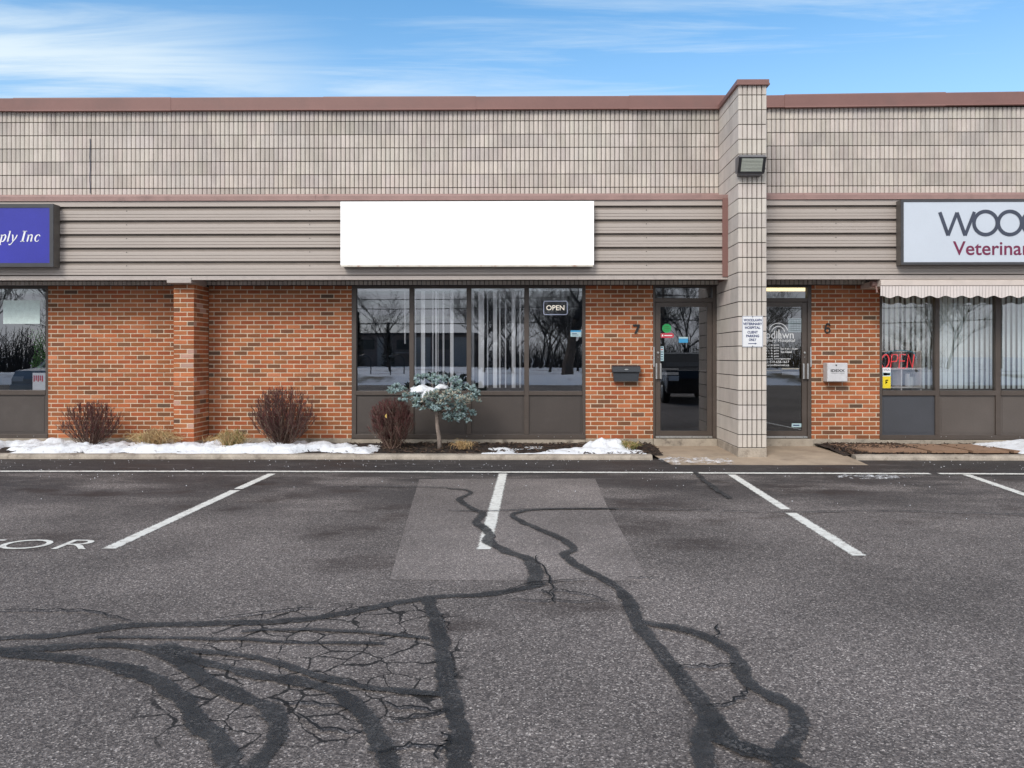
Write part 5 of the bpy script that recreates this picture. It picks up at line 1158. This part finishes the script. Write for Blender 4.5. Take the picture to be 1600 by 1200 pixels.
# snow bank
mb = MB(); nx, ny = 70, 40; vs = []
for j in range(ny+1):
    for i in range(nx+1):
        x_ = -70+140*i/nx; y_ = -78+54*j/ny; vs.append((x_, y_, -.05+(.35*math.exp(-((y_+27)/3)**2)+.15)*(1+.5*noise.noise((x_*.3, y_*.3, 0)))*min(1, (-24.2-y_)/1.2 if y_ > -26 else 1)))
mb.mesh(vs, [(j*(nx+1)+i, j*(nx+1)+i+1, (j+1)*(nx+1)+i+1, (j+1)*(nx+1)+i) for j in range(ny) for i in range(nx)])
tag(mb.build('snowy_lawn', 'snow_field', smooth=True), kind='structure')
def tree_mb(seed, h=9.0, r0=.13, spread=.55, depth=6, twig=.007):
    rnd = random.Random(seed); tr, cr_ = MB(), MB()
    def grow(mb, p, d, l_, r_, lev):
        pts = [p]; k = 4 if lev < 3 else 3
        for i in range(k): d = (d+Vector((rnd.gauss(0, .12), rnd.gauss(0, .12), rnd.gauss(0, .06)+.04))).normalized(); pts.append(pts[-1]+d*l_/k)
        mb.tube(pts, [max(twig, r_*(1-.55*i/k)) for i in range(k+1)], 5 if lev < 2 else 3, None, False)
        if lev >= depth: return
        for b_ in range(rnd.choice((3, 4)) if lev < 4 else 2):
            i = rnd.randint(1, k) if lev else rnd.randint(2, k); q = pts[i]; a = rnd.uniform(0, 2*PI); s_ = rnd.uniform(.35, spread+.35)
            nd = (d+Vector((math.cos(a), math.sin(a), .1))*s_).normalized(); grow(cr_, q, nd, l_*rnd.uniform(.60, .82), r_*.5, lev+1)
    grow(tr, Vector((0, 0, 0)), Vector((0, 0, 1)), h*.33, r0, 0)
    return tr, cr_
protos = []
spots = [(-26,-24,1.15),(-24.2,-29,1.1),(-28.5,-33,1.2),(-31,-40,1.3),(-23,-38,1.1),(-36,-48,1.4),(-4,-47,.95),(-1.6,-44,.85),(1.2,-48,.95),(3.6,-50,.9),(-6.5,-85,1.5),(-2.5,-88,1.6),(1.5,-84,1.5),(5,-90,1.6),(9,-86,1.5),(13,-90,1.6),(17,-86,1.5),(-5.5,-62,1.1),(-2.5,-58,1.0),(.6,-66,1.2),(3.4,-60,1.05),(6.2,-64,1.2),(9.2,-58,1.0),(12,-66,1.25),(15,-60,1.1),(18,-64,1.2),(21.5,-59,1.1),(25,-65,1.2),(29,-60,1.1),(33,-66,1.2),(38,-60,1.15),(-12,-50,.9),(7.6,-72,1.3),(10.8,-72,1.3),(14,-74,1.3),(17,-73,1.4),(20,-72,1.3),(4.8,-74,1.3),(23.5,-74,1.3),(42,-64,1.3),(26.5,-40,.75)]
for i, (x_, y_, s_) in enumerate(spots):
    if i < 4:
        tr, cr_ = tree_mb(40+i); r_ = thing('bare_tree', (0, 0, 0), 'leafless deciduous tree across the road, mirrored in the glass', 'tree', 'bare trees beyond the snowy lawn')
        tr.build('trunk', 'far_bark', r_); cr_.build('crown', 'far_bark', r_); protos.append(r_); o = r_
    else: o = copy_tree(protos[i % 4])
    o.location = (x_, y_, -.05); o.rotation_euler = (0, 0, i*1.3); o.scale = (s_, s_, s_)
    rp = 835+1150*x_/(11.13-y_)                                 # where the glass mirrors it
    wh = ('the left window' if rp < 300 else 'the second pane beside the spruce' if rp < 735 else 'the third wide pane' if rp < 822 else 'the OPEN sign pane' if rp < 950 else 'the left glass door' if rp < 1130 else 'the veterinary door' if rp < 1290 else 'the window under the awning')
    dd = 'near' if y_ > -52 else 'tall far' if y_ < -80 else 'middling'
    o['label'] = dd+' bare tree across the road, mirrored in '+wh
ORD = ['first', 'second', 'third', 'fourth', 'fifth', 'sixth', 'seventh', 'eighth', 'ninth', 'tenth']
bylab = {}
for o in C.collection.objects:
    if o.name.startswith('bare_tree'): bylab.setdefault(o['label'], []).append(o)
for lab, os2 in bylab.items():
    if len(os2) > 1:
        for k, o in enumerate(sorted(os2, key=lambda q: q.location.x/(11.13-q.location.y))): o['label'] = lab.replace(' across the road,', ',')+', '+ORD[min(k, 9)]+' from the left'
# thick ivy-covered trunk mirrored beside the OPEN sign
tr, cr_ = tree_mb(77, 11, .42, .6, 6, .008); r_ = thing('old_tree', (2.0, -33, 0), 'thick old tree trunk on the snowy lawn, mirrored beside the small open sign', 'tree'); tr.v = [(a+2.0, b_-33, c_) for a, b_, c_ in tr.v]; cr_.v = [(a+2.0, b_-33, c_) for a, b_, c_ in cr_.v]
tr.build('trunk', 'bark', r_); cr_.build('crown', 'far_bark', r_)
# underbrush: brown thicket beyond the lawn
mb = MB(); rnd = random.Random(3)
for k in range(5200):
    x_ = rnd.uniform(-7, 45) if k % 3 else rnd.uniform(-45, -24); y_ = rnd.uniform(-79, -68) if k % 3 else rnd.uniform(-44, -36); h_ = rnd.uniform(1.0, 3.6); mb.tube([(x_, y_, -.05), (x_+rnd.gauss(0, .3), y_, h_*.6), (x_+rnd.gauss(0, .6), y_, h_)], [.03, .02, .012], 3, None, False)
tag(mb.build('thicket', 'far_bark'), 'brown leafless brush behind the bare trees, mirrored in the doors', 'brush', kind='stuff')
for i, (x_, y_, h_) in enumerate(((-20.5, -74, 6.6), (-17.2, -75, 5.4), (-33, -74, 6.0))):
    rnd = random.Random(i); t_ = thing('conifer', (x_, y_, 0), ['tall narrow dark conifer before the low building, mirrored in the left window pane', 'shorter dark conifer before the low building, second from the window frame', 'dark conifer at the far end of the low building'][i], 'tree', 'conifers before the low building')
    mb = MB(); mb.tube([(x_, y_, 0), (x_, y_, h_*.9)], [.14, .03], 6); mb.build('trunk', 'bark', t_)
    mb = MB()
    for k in range(900):
        q = rnd.random(); r_ = (1-q)*.95*rnd.uniform(.5, 1.1)+.08; a = rnd.uniform(0, 6.3); z_ = .3+q*(h_-.4); o = Vector((x_+r_*math.cos(a), y_+r_*math.sin(a), z_)); d = Vector((math.cos(a), math.sin(a), .5))*.25; p = Vector((-math.sin(a), math.cos(a), 0))*.08; mb.face([o-d-p, o-d+p, o+d])
    mb.build('crown', 'conifer', t_)
# utility poles and wires
poles = []
for i, x_ in enumerate((-42, -8.7+22, 48)):
    t_ = thing('utility_pole', (x_, -65, 0), ['wooden utility pole far left across the road', 'wooden utility pole between the bare trees across the road', 'wooden utility pole far right across the road'][i], 'utility pole', 'utility poles across the road')
    mb = MB(); mb.tube([(x_, -65, -.1), (x_, -65, 9)], [.16, .11], 8); mb.build('pole', 'bark', t_); mb = MB(); mb.box(x_-1, x_+1, -65.06, -64.94, 7.55, 7.68); mb.build('cross_arm', 'bark', t_)
for i, z_ in enumerate((7.75, 6.75, 5.2)):
    mb = MB()
    for a, b_ in ((-42, 13.3), (13.3, 48)): mb.tube([(a+(b_-a)*k/16, -65+.25*(i-1), z_-.5*math.sin(PI*k/16)) for k in range(17)], .035 if i < 2 else .05, 4)
    tag(mb.build('overhead_wire', 'rubber', origin=(0, -65, z_)), ['highest overhead wire across the road', 'middle overhead wire across the road', 'lowest thick overhead cable across the road'][i], 'wire', 'overhead wires across the road')
# bike rack
for i, x_ in enumerate((-11.2, -9.0)):
    mb = MB(); mb.tube([(x_-.45, -37, 0)]+[(x_-.45*math.cos(PI*k/10), -37, 1.0+.45*math.sin(PI*k/10)) for k in range(11)]+[(x_+.45, -37, 0)], .035, 8)
    tag(mb.build('hoop_rail', 'dark_metal', origin=(x_, -37, 0)), ['metal hoop on the snow, left of the two mirrored in the window', 'metal hoop on the snow, right of the two mirrored in the window'][i], 'hoop', 'metal hoops on the lawn')
# vehicles mirrored in the glass
def car(x_, y_, rz, paint, label, h=1.5):
    t_ = thing('parked_car', (x_, y_, 0), label, 'car')
    mb = MB(); side = [(-2.2, .35), (-2.22, .75), (-2.05, .98), (-1.2, 1.05), (-.65, h-.03), (.2, h), (1.5, h-.04), (2.05, 1.02), (2.2, .9), (2.2, .35)]
    for k in range(2):
        pass
    def lvl(w0): return [(w0*(1 if z_ < 1.06 else .80), yy_, z_) for yy_, z_ in side]
    A, B = lvl(-.88), lvl(.88); n = len(A); mb.mesh([(x_+a, y_+b_, c_) for a, b_, c_ in A+B], [(i, (i+1) % n, n+(i+1) % n, n+i) for i in range(n)]+[(0, 1, 2, 3, 7, 8, 9)[::-1], (3, 4, 5, 6, 7)[::-1], (n+0, n+1, n+2, n+3, n+7, n+8, n+9), (n+3, n+4, n+5, n+6, n+7)]); mb.build('body', paint, t_)
    mb = MB(); 
    for s_ in (-1, 1):
        q = [(-1.08, 1.08), (-.6, h-.09), (1.4, h-.10), (1.85, 1.08)]; mb.face([(x_+s_*(.885 if z_ < 1.2 else .73)+s_*.012, y_+yy_, z_) for yy_, z_ in q])
    mb.face([(x_-.74, y_-1.17, 1.08), (x_+.74, y_-1.17, 1.08), (x_+.64, y_-.70, h-.08), (x_-.64, y_-.70, h-.08)]); mb.build('windows', 'far_glass', t_)
    for sx in (-1, 1):
        for sy in (-1.38, 1.35):
            mb = MB(); mb.lathe([(.20, x_+sx*.70), (.32, x_+sx*.70), (.34, x_+sx*.74), (.34, x_+sx*.88), (.30, x_+sx*.905)], y_+sy, .335, 20, 'x'); wh = mb.build('wheel', 'rubber', t_)
            mb = MB(); mb.lathe([(.20, x_+sx*.906), (.19, x_+sx*.915), (.05, x_+sx*.92)], y_+sy, .335, 16, 'x'); mb.build('rim', 'aluminium', wh)
        mb = MB(); mb.box(x_+sx*.85, x_+sx*.55, y_-2.235, y_-2.18, .68, .82, bev=.01); mb.build('headlight', 'plastic_white', t_)
        mb = MB(); mb.box(x_+sx*.85, x_+sx*.6, y_+2.17, y_+2.22, .75, .92, bev=.01); mb.build('tail_light', 'sticker_red', t_)
        mb = MB(); mb.tube([(x_+sx*.64, y_-.3, h+.05), (x_+sx*.64, y_+1.3, h+.04)], .02, 6); mb.build('roof_rail', 'aluminium', t_)
    mb = MB(); mb.box(x_-.9, x_+.9, y_-2.28, y_-2.19, .32, .6, bev=.02); mb.box(x_-.9, x_+.9, y_+2.19, y_+2.27, .32, .62, bev=.02); mb.build('bumper', paint, t_)
    mb = MB(); mb.box(x_-.26, x_+.26, y_+2.272, y_+2.282, .45, .57); mb.build('number_plate', 'plastic_white', t_)
    t_.rotation_euler = (0, 0, rz); return t_
car(4.7, -12.2, PI, 'paint_black', 'black estate car parked facing the doors, mirrored in the left glass door')
car(-13.8, -11.5, PI, 'paint_silver', 'silver car parked in a far left stall, mirrored in the left window')
